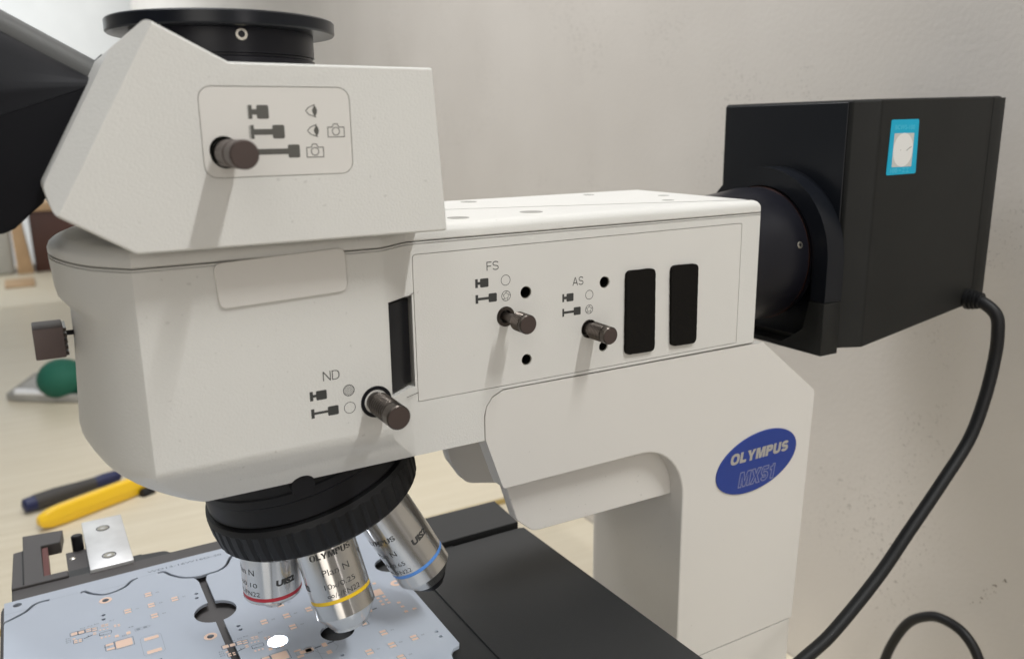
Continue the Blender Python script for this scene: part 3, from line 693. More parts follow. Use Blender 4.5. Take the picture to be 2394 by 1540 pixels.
# ---- camera port: neck and flange
Fp = frame(W(80.4, 50, 0), (0, 0, 1))
port = fin(lathe([(14, 35.6), (27.2, 35.6), (27.6, 34.6), (28.4, 34.6), (28.6, 35.4), (37.5, 35.4)], Fp, 96), 'camera_port', M_anod, ms)
fin(lathe([(37.6, 36), (37.6, 43.6), (38.2, 44.2), (42.2, 44.2), (42.8, 43.6), (42.8, 30)], Fp, 128), 'flange', M_lampf, port)
def hexscrew(parent, p, d, r, m=M_screw, name='set_screw'):
    F = frame(p, d)
    s = fin(lathe([(-1.5, r), (0.0, r), (0.25, r*0.9), (0.25, r*0.55), (-0.8, r*0.5), (-0.8, 0.05)], F, 24, caps=False), name, m, parent)
    fin(lathe([(-0.7, r*0.48), (-0.65, 0.02)], F, 6, caps=False), 'hex_socket', mat('brass_socket', (0.35, 0.22, 0.12), 0.35, metal=1) if 'brass_socket' not in bpy.data.materials else bpy.data.materials['brass_socket'], s)
a = math.radians(-92); hexscrew(port, W(80.4+35.5*math.cos(a), 50+35.5*math.sin(a), 35.0), (math.cos(a), math.sin(a), 0), 2.3)

# ---- binocular tube (dark housings, upper left)
lower = [(-150, -60), (-90, -26), (-10, -32.8), (-6, -32.6), (-2.5, -31.2), (0.2, -28.8), (7.0, -23.0), (26.0, 12)]
crease = [(27.2, 16.3), (26.5, 16.6), (-1, 13.6), (-150, 0)]; ridge = [(28.0, 17.6), (26.8, 19.8), (1.5, 35.2), (-150, 125)]
bm = bmesh.new(); rings = []
for y, k in ((10, -0.02), (10.4, 0.03), (12, 0.14), (15, 0.36), (19, 0.62), (24, 0.85), (30, 0.97), (38, 1.0), (88, 1.0), (90, 0.95)):
    ins = 0.9 if y in (10, 90) else 0
    pr = [(a+(c-a)*k, b+(d-b)*k) for (a, b), (c, d) in zip(crease, ridge)]
    pl = offset(lower+pr, ins) if ins else lower+pr
    rings.append([bm.verts.new(W(x, y, z)) for x, z in pl])
for a_, b_ in zip(rings, rings[1:]):
    for q in range(len(a_)): bm.faces.new((a_[q], a_[(q+1) % len(a_)], b_[(q+1) % len(a_)], b_[q]))
bm.faces.new(rings[0]); bm.faces.new(list(reversed(rings[-1])))
bt = fin(bm, 'binocular_tube', M_eyeb, ms, angle=70)
Fe = frame(W(30.5, 62, 21.2), Vector((-0.86, -0.0, 0.50)), (0, 0, 1))
bm = bmesh.new(); pr = rrect(-8.0, -30, 4.2, 26, 5, 5)
ra = [bm.verts.new(Fe @ Vector((y*MM, x*MM, 0)).xzy.xzy) for y, x in pr]; rb = [bm.verts.new(Fe @ Vector((y*MM, x*MM, 0.20))) for y, x in pr]
for i in range(len(pr)): bm.faces.new((ra[i], ra[(i+1) % len(pr)], rb[(i+1) % len(pr)], rb[i]))
bm.faces.new(ra); bm.faces.new(list(reversed(rb)))
fin(bm, 'eyepiece_bridge', M_eye, bt)
fin(prism(roundpoly([(33.5, 25.5), (31.5, 27.5), (27.2, 20), (13, -6), (18, -8), (30, 18)], 1.0, 2), 22, 96, 'y'), 'mount_ring', M_black, bt)

# ---- analyser knob at the nose
ak = fin(box(-2.2, 8.3, 40, 56, -84.6, -72.4, 0.5), 'analyser_knob', mat('mauve_brown_metal', (0.115, 0.085, 0.080), 0.5, metal=0.3, bump=0.3, bscale=2500), ms)
fin(lathe([(0, 1.0), (6, 1.0)], frame(W(8.2, 48, -76.6), (1, 0, 0)), 14), 'shaft', M_black, ak)
bm = bmesh.new()
for i in range(5):
    box(8.3, 9.3, 41, 55, -84.0+i*2.4-0.0, -84.0+i*2.4+1.3, 0, bm=bm)
fin(bm, 'knurl', M_gunmetal, ak, smooth=False)

# ---- support frame: cover plates, inner plates, column
arc = [(262+29*math.sin(t), -165.2-31+31*math.cos(t)) for t in [math.radians(a) for a in range(0, 91, 9)]]
front = [(182.3, -165.6), (179.6, -164.6), (178.4, -161.8), (171.6, -142.0), (170.5, -138.5), (170.5, -127.6), (171.4, -123.2), (174.6, -119.2), (180.2, -116.7), (184, -116.6)]
fp = front + [(345.8, -117.2), (389.5, -151.6), (390.6, -154), (384.6, -299.4), (384.6, -299.8), (291, -299.8)] + list(reversed(arc))
def plate(y0, y1, near):
    bm = prism(fp, y0, y1, 'y'); bmesh.ops.recalc_face_normals(bm, faces=bm.faces)
    ye = y0 if near else y1
    bev(bm, lambda c, e: abs(c.y-ye*MM) < 1e-5 and 0.183 < c.x < 0.2935 and c.z > (Z0-299.7)*MM and c.z < (Z0-160)*MM and abs(e.verts[0].co.y-e.verts[1].co.y) < 1e-6, 8.5, 6)
    return bm
fr = fin(plate(0, 10, True), 'support_frame', M_frame, ms, wn=True)
bm = prism(front + [(345.8, -117.2), (389.5, -151.6), (389.5, -166), (290, -166)], 90, 99.5, 'y'); fin(bm, 'rear_cover', M_frame, fr)
inn = roundpoly([(184.5, -150), (187.0, -171), (192.6, -189.0), (202.0, -197.2), (299, -198.0), (299, -150)], [0, 3, 4, 8, 0, 0], 5)
fin(prism(inn, 10.2, 18, 'y', 0.5, 2), 'inner_bracket', M_frame, ms)
inn2 = roundpoly([(184.5, -145), (186.5, -168), (190.5, -182), (200.0, -197.0), (222, -202), (299, -199), (299, -145)], [0, 3, 8, 10, 8, 0, 0], 5)
fin(prism(inn2, 80, 88, 'y', 0.6, 2), 'inner_bracket', M_frame, ms)
colp = roundpoly([(291.5, 2), (384, 2), (384, 88), (291.5, 88)], [9, 3, 3, 9], 6)
fin(loft([(-299.8, colp), (-158, colp)]), 'column', M_frame, ms, wn=True)
basep = roundpoly([(291.2, 0), (384.4, 0), (384.4, 100), (291.2, 100)], [9, 3, 3, 9], 6)
bb = fin(loft([(-478, basep), (-300.6, basep)]), 'base', M_frame, ms, wn=True)
fin(prism(rrect(-120, -60, 388, 160, 20), -481.9, -440, 'z', 2), 'foot_plate', M_frame, bb)
fin(box(292, 383.5, 1, 99, -300.7, -299.7), 'seam', M_line, bb, smooth=False)
fin(box(60, 200, 20, 80, -440, -262, 2), 'stage_carrier', M_black, bb)

# badge
C0 = Vector((346.0, -187.2)); e1 = Vector((0.9866, 0.163)); e2 = Vector((-0.163, 0.9866))
pts = []
for i in range(72):
    t = 2*PI*i/72; q = C0+e1*31.7*math.cos(t)+e2*17.2*math.sin(t); pts.append((q.x, q.y))
bd = fin(prism(pts, -0.75, 0.4, 'y', 0.25, 2), 'badge', M_badge, ms)
bm = bmesh.new(); grotesque(bm, 'OLYMPUS', 6.4, lambda x, y: W(324.4+x, -0.82, -185.4+y), w=45.5, t=0.27, slant=0.14, gap=0.07)
fin(bm, 'lettering', M_badgeink, bd, smooth=False)
bm = bmesh.new(); grotesque(bm, 'MX51', 8.8, lambda x, y: W(331.6+x, -0.82, -200.2+y), w=27.5, t=0.24, slant=0.16, gap=0.10, line=0.55)
fin(bm, 'outline_lettering', M_badgeline, bd, smooth=False)

# ---- lamp adapter tube, collar, lamp house
Ft = frame(W(340, 50, -77), (1, 0, 0))
ad = fin(lathe([(-2, 36.0), (1, 36.0), (30, 39.3), (36, 40.2), (52, 40.2), (56, 39)], Ft, 96), 'lamp_adapter', M_anod, ms)
fin(lathe([(49.4, 40.25), (49.5, 40.5), (50.3, 40.5), (50.4, 40.25)], Ft, 96, caps=False), 'copper_ring', mat('copper_rim', (0.10, 0.045, 0.03), 0.25, metal=1), ad)
an = math.radians(205); py, pz = 50+39.6*math.cos(an), -77-39.6*math.sin(an)
hexscrew(ad, W(382.5, 50-40.3*math.cos(math.radians(14)), -77+40.3*math.sin(math.radians(14))), (0, -math.cos(math.radians(14)), math.sin(math.radians(14))), 2.0)
outer = [(50+52*math.cos(math.radians(a)), -77+52*math.sin(math.radians(a))) for a in range(0, 181, 6)]
inner = [(50+41.2*math.cos(math.radians(a)), -77+41.2*math.sin(math.radians(a))) for a in range(0, 181, 6)]
lampo = bmesh.new()
collar = prism([(102, -100)]+outer+[(-2, -100), (-2, -100.01)]+[(8, -100)]+list(reversed(inner))+[(92, -100)], 391, 404.9, 'x', 0)
bmesh.ops.remove_doubles(collar, verts=collar.verts, dist=1e-7); bmesh.ops.recalc_face_normals(collar, faces=collar.faces)
bev(collar, lambda c, e: c.x < 0.3911 and (Vector((c.y*1000-50, c.z*1000-Z0+77)).length > 50), 2.0, 4)
lamp_side = [(405.2, 2), (406.5, 0.2), (415.0, -8.6), (417, -10), (529, -10), (531.5, -8), (531.5, 108), (529, 110), (417, 110), (406.5, 99.8), (405.2, 98)]
def lz(x): return 12.9+(x-416)*0.021
def lb(x): return -128.4+(x-416)*0.138
bm = bmesh.new(); top = []; topi = []; bot = []
for x, y in lamp_side:
    top.append((x, y))
ringsz = [(-1, 2.5, 1.2), (-1, 0.8, 0.2), (0, 0, 0), (2, 0, 0), (3, 0.8, 0.3), (3, 2.5, 1.2)]
R_ = []
for kind, dz, ins in ((1, 0, 2.2), (1, 0.5, 0.8), (1, 1.8, 0), (0, 1.5, 0), (0, 0.4, 0.7), (0, 0, 2)):
    pp = offset(lamp_side, ins)
    R_.append([bm.verts.new(W(x, y, (lz(x)-dz) if kind else (lb(x)+dz))) for x, y in pp])
n = len(lamp_side)
for a_, b_ in zip(R_, R_[1:]):
    for i in range(n): bm.faces.new((a_[i], a_[(i+1) % n], b_[(i+1) % n], b_[i]))
bm.faces.new(R_[0]); bm.faces.new(list(reversed(R_[-1])))
lh = fin(bm, 'lamp_house', M_lamp, ms, wn=True)
fin(prism([(3, lb(405)+3), (97, lb(405)+3), (97, 11.3), (3, 11.3)], 404.6, 405.25, 'x', 0.2, 1), 'front_panel', M_lampf, lh, smooth=False)
fin(collar, 'mount_collar', M_lampf, lh)
fin(prism([(-2.6, -100.4), (8.5, -100.4), (12, -118), (27, -128.3), (73, -128.3), (88, -118), (91.5, -100.4), (102.6, -100.4), (102.6, -131.5), (-2.6, -131.5)], 390.2, 404.5, 'x', 0.5, 2), 'collar_skirt', M_lamp, lh)
fin(box(520, 532.3, -10.3, 110.3, -110, 14.2, 0.4), 'rear_panel', M_lamp, lh)
# sticker
st_ = fin(prism(roundpoly([(425.0, 1.6), (449.3, 1.9), (450.6, -28.6), (424.2, -28.9)], 1.2, 3), -10.25, -9.9, 'y'), 'rating_sticker', M_cyan, lh, smooth=False)
bm = bmesh.new(); flat(bm, rrect(428.4, -24.5, 446.0, -5.8, 0.3, 2), plane_y(-10.28)); fin(bm, 'sticker_window', M_stk2, st_, smooth=False)
bm = bmesh.new(); flat(bm, circ(437.2, -15.1, 8.7, 48, 9.4), plane_y(-10.31)); fin(bm, 'white_disc', M_stk, st_, smooth=False)
bm = bmesh.new(); stroke(bm, [(440.2, -15.6), (442.4, -14.2), (444.6, -13.4)], 0.35, plane_y(-10.34)); stroke(bm, [(434.6, -15.2), (435.4, -15.2)], 0.25, plane_y(-10.34)); fin(bm, 'pen_mark', M_line, st_, smooth=False)
bm = bmesh.new()
text(bm, 'BCW5-100', 2.4, lambda x, y: W(428.6+x, -10.30, -3.7+y), w=17.2)
text(bm, '100', 2.2, lambda x, y: W(427.6+x, -10.30, -27.6+y), w=6.0)
for i in range(2):
    x = 438+i*3.4
    stroke(bm, [(x, -25.4), (x+2.6, -25.4)], 0.3, plane_y(-10.30)); stroke(bm, [(x, -27.4), (x+2.6, -27.4)], 0.3, plane_y(-10.30)); stroke(bm, [(x+1.3, -25.2), (x+1.3, -27.6)], 0.3, plane_y(-10.30))
stroke(bm, [(435, -26.4), (437, -26.4)], 0.4, plane_y(-10.30))
fin(bm, 'lettering', M_cyanink, st_, smooth=False)
# cord and its grommet
gr = fin(lathe([(0, 6.6), (2.4, 6.6), (2.6, 5.4), (3.6, 5.4), (3.7, 6.2), (4.9, 6.2), (5.0, 5.0), (5.9, 5.0), (6.0, 5.7), (7.1, 5.6), (7.2, 4.6), (8.2, 4.6), (8.3, 5.1), (9.4, 5.0)], frame(W(516, -10.1, -110), (0.08, -1, 0.02)), 28), 'strain_relief', M_rubber, lh)
cp = [W(516, -11, -110), W(517, -20, -111), W(519.5, -28, -118), W(520.2, -30, -130), W(520, -30, -146), W(514.8, -30, -170), W(503, -30, -196), W(478, -30, -221), W(450, -30, -246), W(422.8, -30, -270), W(385, -30, -295), W(340, -30, -318), W(290, -60, -350), W(260, -110, -400), W(250, -160, -478)]
fin(tube(cp, 3.9, 16), 'power_cord', M_rubber, ms)

# ---- nosepiece
A = Vector((0.2588, 0, -0.9659)).normalized(); PN = W(80.8, 50, -77.7)
Fn = frame(PN, A, (0, -1, 0))
nb = fin(lathe([(40, 46), (66, 46.4), (66.6, 47.2), (70.2, 47.3), (71, 46.6), (79.6, 47.0), (80.2, 46.4)], Fn, 128), 'nosepiece', M_black, ms)
nb2 = boolean(nb, [box(-40, 220, -60, 160, -128, 40)]) if False else nb
def knurl(s, i, n): return (0.0 if (i % 8) in (0, 1, 2, 3, 4) else (-0.55 if (i % 8) in (5, 7) else -0.8)) if 83.5 < s < 95.8 else 0
fin(lathe([(80.6, 46), (80.8, 48.6), (82.6, 49.1), (83.4, 49.2), (83.6, 49.3), (90, 49.3), (95.5, 48.7), (96, 48.3), (97.0, 47.4), (97.2, 36), (92, 30)], Fn, 8*48, mod=knurl), 'knurled_ring', M_rubber, nb, angle=20)
# objectives
def rot(v, ax, th): return Matrix.Rotation(th, 3, ax) @ v
STEP = math.radians(-71.82)
def objective(k, rad, s_band, band_mat, words, tipprof, logo_s, extra=None):
    d = rot(Vector((0, 0, -1)), A, k*STEP)
    n0 = (CAM-(PN+d*s_band*MM)); n0 = (n0-d*n0.dot(d)).normalized()
    F = frame(PN, d, n0)
    prof = [(92, rad-3), (100, rad-3), (100.2, rad-0.2), (100.6, rad)] + [(s_band-0.9, rad), (s_band-0.85, rad-0.12)] + [(s_band+0.85, rad-0.12), (s_band+0.9, rad)] + tipprof
    bm = lathe(prof, Matrix.Identity(4), 96)
    me_o = fin(bm, 'objective', M_chrome, None, angle=25)
    me_o.matrix_basis = F; me_o.parent = ms; me_o.matrix_parent_inverse = parent_mw(ms).inverted()
    def child(bm, name, m):
        o = fin(bm, name, m, None, smooth=(name != 'lettering')); o.parent = me_o; return o
    child(lathe([(s_band-0.8, rad-0.13), (s_band-0.8, rad-0.02), (s_band+0.8, rad-0.02), (s_band+0.8, rad-0.13)], Matrix.Identity(4), 96, caps=False), 'colour_band', band_mat)
    bm = bmesh.new()
    def fnm(az, s):
        def g(x, y):
            ph = math.radians(az)+x/rad
            return Vector(((rad+0.03)*MM*math.cos(ph), -(rad+0.03)*MM*math.sin(ph)*-1*-1, (s-y)*MM))
        return g
    for (t, h, w, az, s, bold, sl_) in words:
        if t == 'OLYMPUS': grotesque(bm, t, h, fnm(az, s), w=w, t=0.26, slant=0.1, gap=0.07, fine=0.9)
        else: text(bm, t, h, fnm(az, s), w=w, bold=bold, slant=sl_, fine=1.2)
    child(bm, 'lettering', M_ink)
    return me_o, F, d
base_words = lambda mag, na, fn_, s0, dz=0: [('OLYMPUS', 2.7, 20, -38+dz, s0-20.0, 0.05, 0), ('Plan N', 2.9, 12.5, -22+dz, s0-12.2, 0.0, 0),
     (mag+'/'+na, 2.2, 14.5, -26+dz, s0-6.2, 0.0, 0), ('∞/-/'+fn_, 2.2, 15.5, -26+dz, s0-1.8, 0.0, 0), ('UIS2', 2.5, 9.0, -100+dz, s0-6.3, 0.06, 0.1)]
o10, F10, d10 = objective(1, 13.7, 131.4, M_yel, base_words('10x', '0.25', 'FN22', 131.4), [(139.6, 13.7), (140.2, 13.3), (146.2, 9.2), (146.6, 8.6), (148.0, 8.2), (148.2, 5)], 0)
w5 = base_words('5x', '0.10', 'FN22', 132.4, -66); w5[-1] = ('UIS2', 2.6, 9.5, 6, 132.4-6.6, 0.06, 0.1)
o5, F5, d5 = objective(0, 13.55, 132.4, M_red, w5, [(134.4, 13.55), (135.0, 13.2), (137.6, 7.5), (137.8, 4.6), (141.6, 4.2), (141.8, 3.0)], 0)
w40 = base_words('50x', '0.65', 'FN22', 143.1, -58); w40[-1] = ('UIS2', 2.7, 10.0, 8, 143.1-12.2, 0.06, 0.1)
oB, FB, dB = objective(2, 13.9, 143.1, M_blu, w40, [(150.4, 13.9), (151.2, 13.3), (156.5, 9.0)], 0)
o_ = fin(lathe([(156.55, 9.0), (158.5, 7.5), (161.0, 5.0)], Matrix.Identity(4), 48), 'front_lens_mount', M_black, None); o_.parent = oB
# light coming down through the working objective
sl_ = bpy.data.lights.new('objective_light', 'SPOT'); sl_.energy = 1.1; sl_.spot_size = math.radians(25.5); sl_.spot_blend = 0.10; sl_.shadow_soft_size = 0.0006; sl_.color = (1, 0.99, 0.95)
so = bpy.data.objects.new('objective_light', sl_); COL.objects.link(so); so.location = W(80.8, 50, -220.4); so.rotation_euler = (0, 0, 0)

# ---- stage
stp = roundpoly([(-36, -120), (-36, 160), (-31, 165), (-31, 187), (36, 187), (36, 186), (49, 184), (51, 180), (199, 180), (199, 97), (248, 97), (252, -120)], [0, 6, 2, 1, 0, 0, 4, 2, 0, 0, 0, 0], 3)
stg = fin(prism(stp, -258, -244.2, 'z', 0.7, 2), 'stage', M_stage, ms, smooth=False)
fin(prism([(-35, -110), (-35.3, 160.5), (-30.3, 165.6), (-30.3, 178), (90, 178), (90, -110)], -244.2, -243.7, 'z'), 'side_plate', M_bracket, stg, smooth=False)
fin(prism([(168.5, -118), (247, -118), (245.5, 96.4), (168, 96.4)], -244.1, -243.3, 'z', 0.3, 1), 'stage_insert', M_stage, stg, smooth=False)
fin(prism([(90, 99.6), (245.5, 99.6), (247.5, 134), (90, 136)], -256, -240.8, 'z', 0.5, 2), 'rear_slide', M_stage, stg, smooth=False)
# bracket + rail parts
bk = [(-31, 178), (-30, 224), (-25, 225), (-25, 246), (-3, 243), (-5, 226), (-15.5, 226), (-15, 185), (-3, 185), (-3, 178)]
fin(prism(bk, -250, -242.4, 'z', 0.4, 1), 'stage_bracket', M_bracket, stg, smooth=False)
fin(box(-25.5, -24.8, 180, 224, -242.6, -242.1), 'bracket_edge', M_black, stg, smooth=False)
fin(box(-3, 8, 172, 214, -252, -245.2, 0.4), 'rail', M_bracket, stg, smooth=False)
fin(box(-15.2, -12, 186, 224, -252, -243.2, 0.2), 'copper_rail', mat('dull_red_metal', (0.16, 0.05, 0.045), 0.4, metal=0.5), stg, smooth=False)
for x, y, r in ((-20, 216, 5.0), (-19.5, 192, 3.4), (0.5, 205, 2.6)):
    fin(lathe([(0, r), (1.6, r*0.8), (2.2, r*0.3), (1.2, 0.05)], frame(W(x, y, -247.0), (0.1, 0.1, 1)), 20, caps=False), 'rail_screw', M_screw, stg)
fin(lathe([(0, 3.2), (9, 3.2), (9.6, 2.6)], frame(W(4, 216, -246), (0, 0.1, 1)), 20), 'stop_pin', M_black, stg)
mb = fin(box(7.9, 31.0, 176.5, 246, -250, -241.5, 0.5), 'clamp_block', M_alu, ms)
for y in (190, 230):
    sc_ = fin(lathe([(0, 3.9), (0.08, 3.9), (0.08, 3.3), (-0.8, 3.1)], frame(W(19, y, -241.45), (0, 0, 1)), 28, caps=False), 'screw_recess', M_black, mb)
    fin(lathe([(-0.9, 3.2), (0.0, 3.0), (0.1, 2.2), (0.1, 1.5), (-0.6, 1.3), (-0.6, 0.05)], frame(W(19, y, -241.3), (0, 0, 1)), 24, caps=False), 'socket_screw', M_screw, sc_)
    fin(lathe([(-0.4, 1.35), (-0.38, 0.02)], frame(W(19, y, -241.3), (0, 0, 1)), 6, caps=False), 'hex_socket', M_hole, sc_)

# ------------------------------------------------------------------ circuit board
def offs(pts, w):
    L, Q = [], []
    for i in range(len(pts)):
        a = Vector(pts[max(i-1, 0)]); b = Vector(pts[min(i+1, len(pts)-1)]); d = (b-a).normalized(); m = Vector((-d.y, d.x)); p = Vector(pts[i])
        ww = w[i] if isinstance(w, (list, tuple)) else w
        L.append((p+m*ww/2)[:]); Q.append((p-m*ww/2)[:])
    return L, Q
def smoothline(pts, k=5):
    P = [Vector(p) for p in pts]; out = []
    for i in range(len(P)-1):
        p0 = P[max(i-1, 0)]; p1 = P[i]; p2 = P[i+1]; p3 = P[min(i+2, len(P)-1)]
        for j in range(k):
            t = j/k; out.append((0.5*((2*p1)+(p2-p0)*t+(2*p0-5*p1+4*p2-p3)*t*t+(3*p1-p0-3*p2+p3)*t**3))[:])
    out.append(P[-1][:]); return out
def slot_poly(pts, w):
    s = smoothline(pts); ww = [w*(0.62+0.38*min(1, i/4, (len(s)-1-i)/4)) for i in range(len(s))]
    L, Q = offs(s, ww); return L+list(reversed(Q))
holes2 = []
holes2.append(slot_poly([(1.5, 149.0), (3.5, 149.8), (6.5, 145.4), (12.0, 140.8), (17.5, 141.0), (23, 143.6), (26.5, 148.2), (30.0, 150.0)], 1.7))
lt = smoothline([(40.5, 149.6), (43.5, 149.4), (46.5, 143.6), (51.5, 137.2), (57.0, 134.2)])
rt = smoothline([(64.5, 134.0), (70, 134.6), (75, 138.2), (79, 146.0), (82, 149.6)])
l1, l2 = offs(lt, 1.7); r1, r2 = offs(rt, 1.7)
up = l1 if l1[5][1] > l2[5][1] else l2; lo = l2 if up is l1 else l1
upr = r1 if r1[5][1] > r2[5][1] else r2; lor = r2 if upr is r1 else r1
HC = (60.3, 93.0); HR = 10.4; sw = 1.9
ang0 = math.asin(sw/HR)
left_arc = [(HC[0]-HR*math.sin(ang0+(PI-2*ang0)*i/16), HC[1]+HR*math.cos(ang0+(PI-2*ang0)*i/16)) for i in range(17)]
right_arc = [(HC[0]+HR*math.sin(PI-ang0-(PI-2*ang0)*i/16), HC[1]+HR*math.cos(PI-ang0-(PI-2*ang0)*i/16)) for i in range(17)]
poly = up + [(60.6, 134.4)] + upr + list(reversed(lor)) + [(63.0, 131.6), (62.4, 128.0)] + list(reversed(right_arc)) + [(62.0, -60), (58.2, -60)] + list(reversed(left_arc)) + [(58.4, 128.0), (57.6, 131.6)] + list(reversed(lo))
poly[len(up)+1+len(upr)+len(lor)+2:len(up)+1+len(upr)+len(lor)+2+17] = list(reversed(right_arc))
la = [(HC[0]-HR*math.sin(PI-ang0-(PI-2*ang0)*i/16), HC[1]+HR*math.cos(PI-ang0-(PI-2*ang0)*i/16)) for i in range(17)]
ra_ = [(HC[0]+HR*math.sin(ang0+(PI-2*ang0)*i/16), HC[1]+HR*math.cos(ang0+(PI-2*ang0)*i/16)) for i in range(17)]
poly = up + [(60.6, 134.3)] + upr + list(reversed(lor)) + [(63.2, 131.6), (62.3, 128.0)] + ra_ + [(62.2, -60), (58.3, -60)] + la + [(58.4, 128.0), (57.4, 131.8)] + list(reversed(lo))
holes2.append(poly)
holes2.append(circ(108.5, 43.2, 8.3, 40))
holes2.append(circ(-28, 153.4, 2.1, 20))
for x, y in ((12.4, 134.0), (53.6, 71.0)): holes2.append(circ(x, y, 1.6, 20))
for x, y in ((10.1, 119.2), (9.8, 114.9), (55.0, 115.6), (54.4, 111.1), (67.5, 73.1), (67.6, 69.4), (150.1, 17.3), (150.1, 12.5), (104.0, 23.1)): holes2.append(circ(x, y, 1.0, 14))
# outer outline with left break-away slot, right round cut-out and lower right notch
sL = smoothline([(-34.5, 137.6), (-29.5, 140.2), (-24.3, 143.8), (-20.5, 148.9), (-16.5, 150.4), (-13.2, 150.0)]); a1, a2 = offs(sL, 1.8)
upL = a1 if a1[8][1] > a2[8][1] else a2; loL = a2 if upL is a1 else a1
outl = [(-34, 158.4)] + [(-34, 139)] + upL[1:] + list(reversed(loL[1:])) + [(-34, 135)] + [(-34, 100), (-34, 66)] + [(-34+7*math.sin(t), 59+7*math.cos(t)) for t in [PI*i/8 for i in range(1, 8)]] + [(-34, 52), (-34, -80), (152, -80), (152, -16), (147.6, -12.5), (147.0, -8), (148.2, -3), (151.0, 0.4), (154.2, 1.0), (155.4, 3.0), (155.8, 60), (156, 82)]
outl += [(156-9*math.sin(t), 91-9*math.cos(t)) for t in [PI*i/10 for i in range(1, 10)]] + [(156.2, 100), (156.5, 160.2), (60, 160.0)]
c = bpy.data.curves.new('pcb', 'CURVE'); c.dimensions = '2D'; c.fill_mode = 'BOTH'; c.extrude = 0.8*MM
for pl in [outl]+holes2:
    s = c.splines.new('POLY'); s.points.add(len(pl)-1); s.use_cyclic_u = True
    for i, (x, y) in enumerate(pl): s.points[i].co = (x*MM, y*MM, 0, 1)
co = bpy.data.objects.new('pcb', c); COL.objects.link(co); bpy.context.view_layer.update()
dg = bpy.context.evaluated_depsgraph_get(); me = bpy.data.meshes.new_from_object(co.evaluated_get(dg), depsgraph=dg)
bpy.data.objects.remove(co); bpy.data.curves.remove(c)
for v in me.vertices: v.co += W(0, 0, -240.8)
pcb = thing('circuit_board', W(60, 40, -243.7), 'bluish white panel of bare circuit boards lying on the microscope stage', 'circuit board')
me.materials.clear()
link('board', me, M_pcb, pcb, smooth=False)
ZT = -239.96
fz = lambda x, y: W(x, y, ZT); fz2 = lambda x, y: W(x, y, ZT+0.04)
cu = bmesh.new(); sk = bmesh.new(); skl = bmesh.new()
def pad(x, y, w, h): flat(cu, rrect(x-w/2, y-h/2, x+w/2, y+h/2, min(w, h)*0.12, 2), fz2)
def outline(x, y, w, h, t=0.22): stroke(sk, rrect(x-w/2, y-h/2, x+w/2, y+h/2, 0.4, 2), t, fz, True)
def led(x, y):
    pad(x, y+1.25, 3.1, 1.7); pad(x, y-1.25, 3.1, 1.7)
    stroke(skl, [(x-1.9, y-2.3), (x-1.9, y+2.3)], 0.15, fz); stroke(skl, [(x+1.9, y-2.3), (x+1.9, y+2.3)], 0.2, fz)
    text(sk, random.choice(['D1', 'D2', 'D3', 'D4']), 0.9, lambda a, b: fz(x+3.9+a, y-0.3+b))
for cx, cy in ((32.6, 116.2), (90.6, 69.4), (127.1, 18.2)):
    for dx, dy in ((0, 12), (-11.3, 0.4), (0, 0), (11.5, 0), (0, -11.4)):
        if (cx, cy) == (127.1, 18.2) and dx == 0 and dy == 12: led(cx+0.3, cy+11.6)
        else: led(cx+dx, cy+dy)
def annulus(x, y, r0, r1):
    A_ = [cu.verts.new(fz2(x+r0*math.cos(2*PI*i/28), y+r0*math.sin(2*PI*i/28))) for i in range(28)]
    B_ = [cu.verts.new(fz2(x+r1*math.cos(2*PI*i/28), y+r1*math.sin(2*PI*i/28))) for i in range(28)]
    for i in range(28): cu.faces.new((A_[i], A_[(i+1) % 28], B_[(i+1) % 28], B_[i]))
annulus(12.4, 134.0, 1.65, 3.1); annulus(53.6, 71.0, 1.65, 3.1); annulus(150.6, 69.8, 1.2, 3.1)
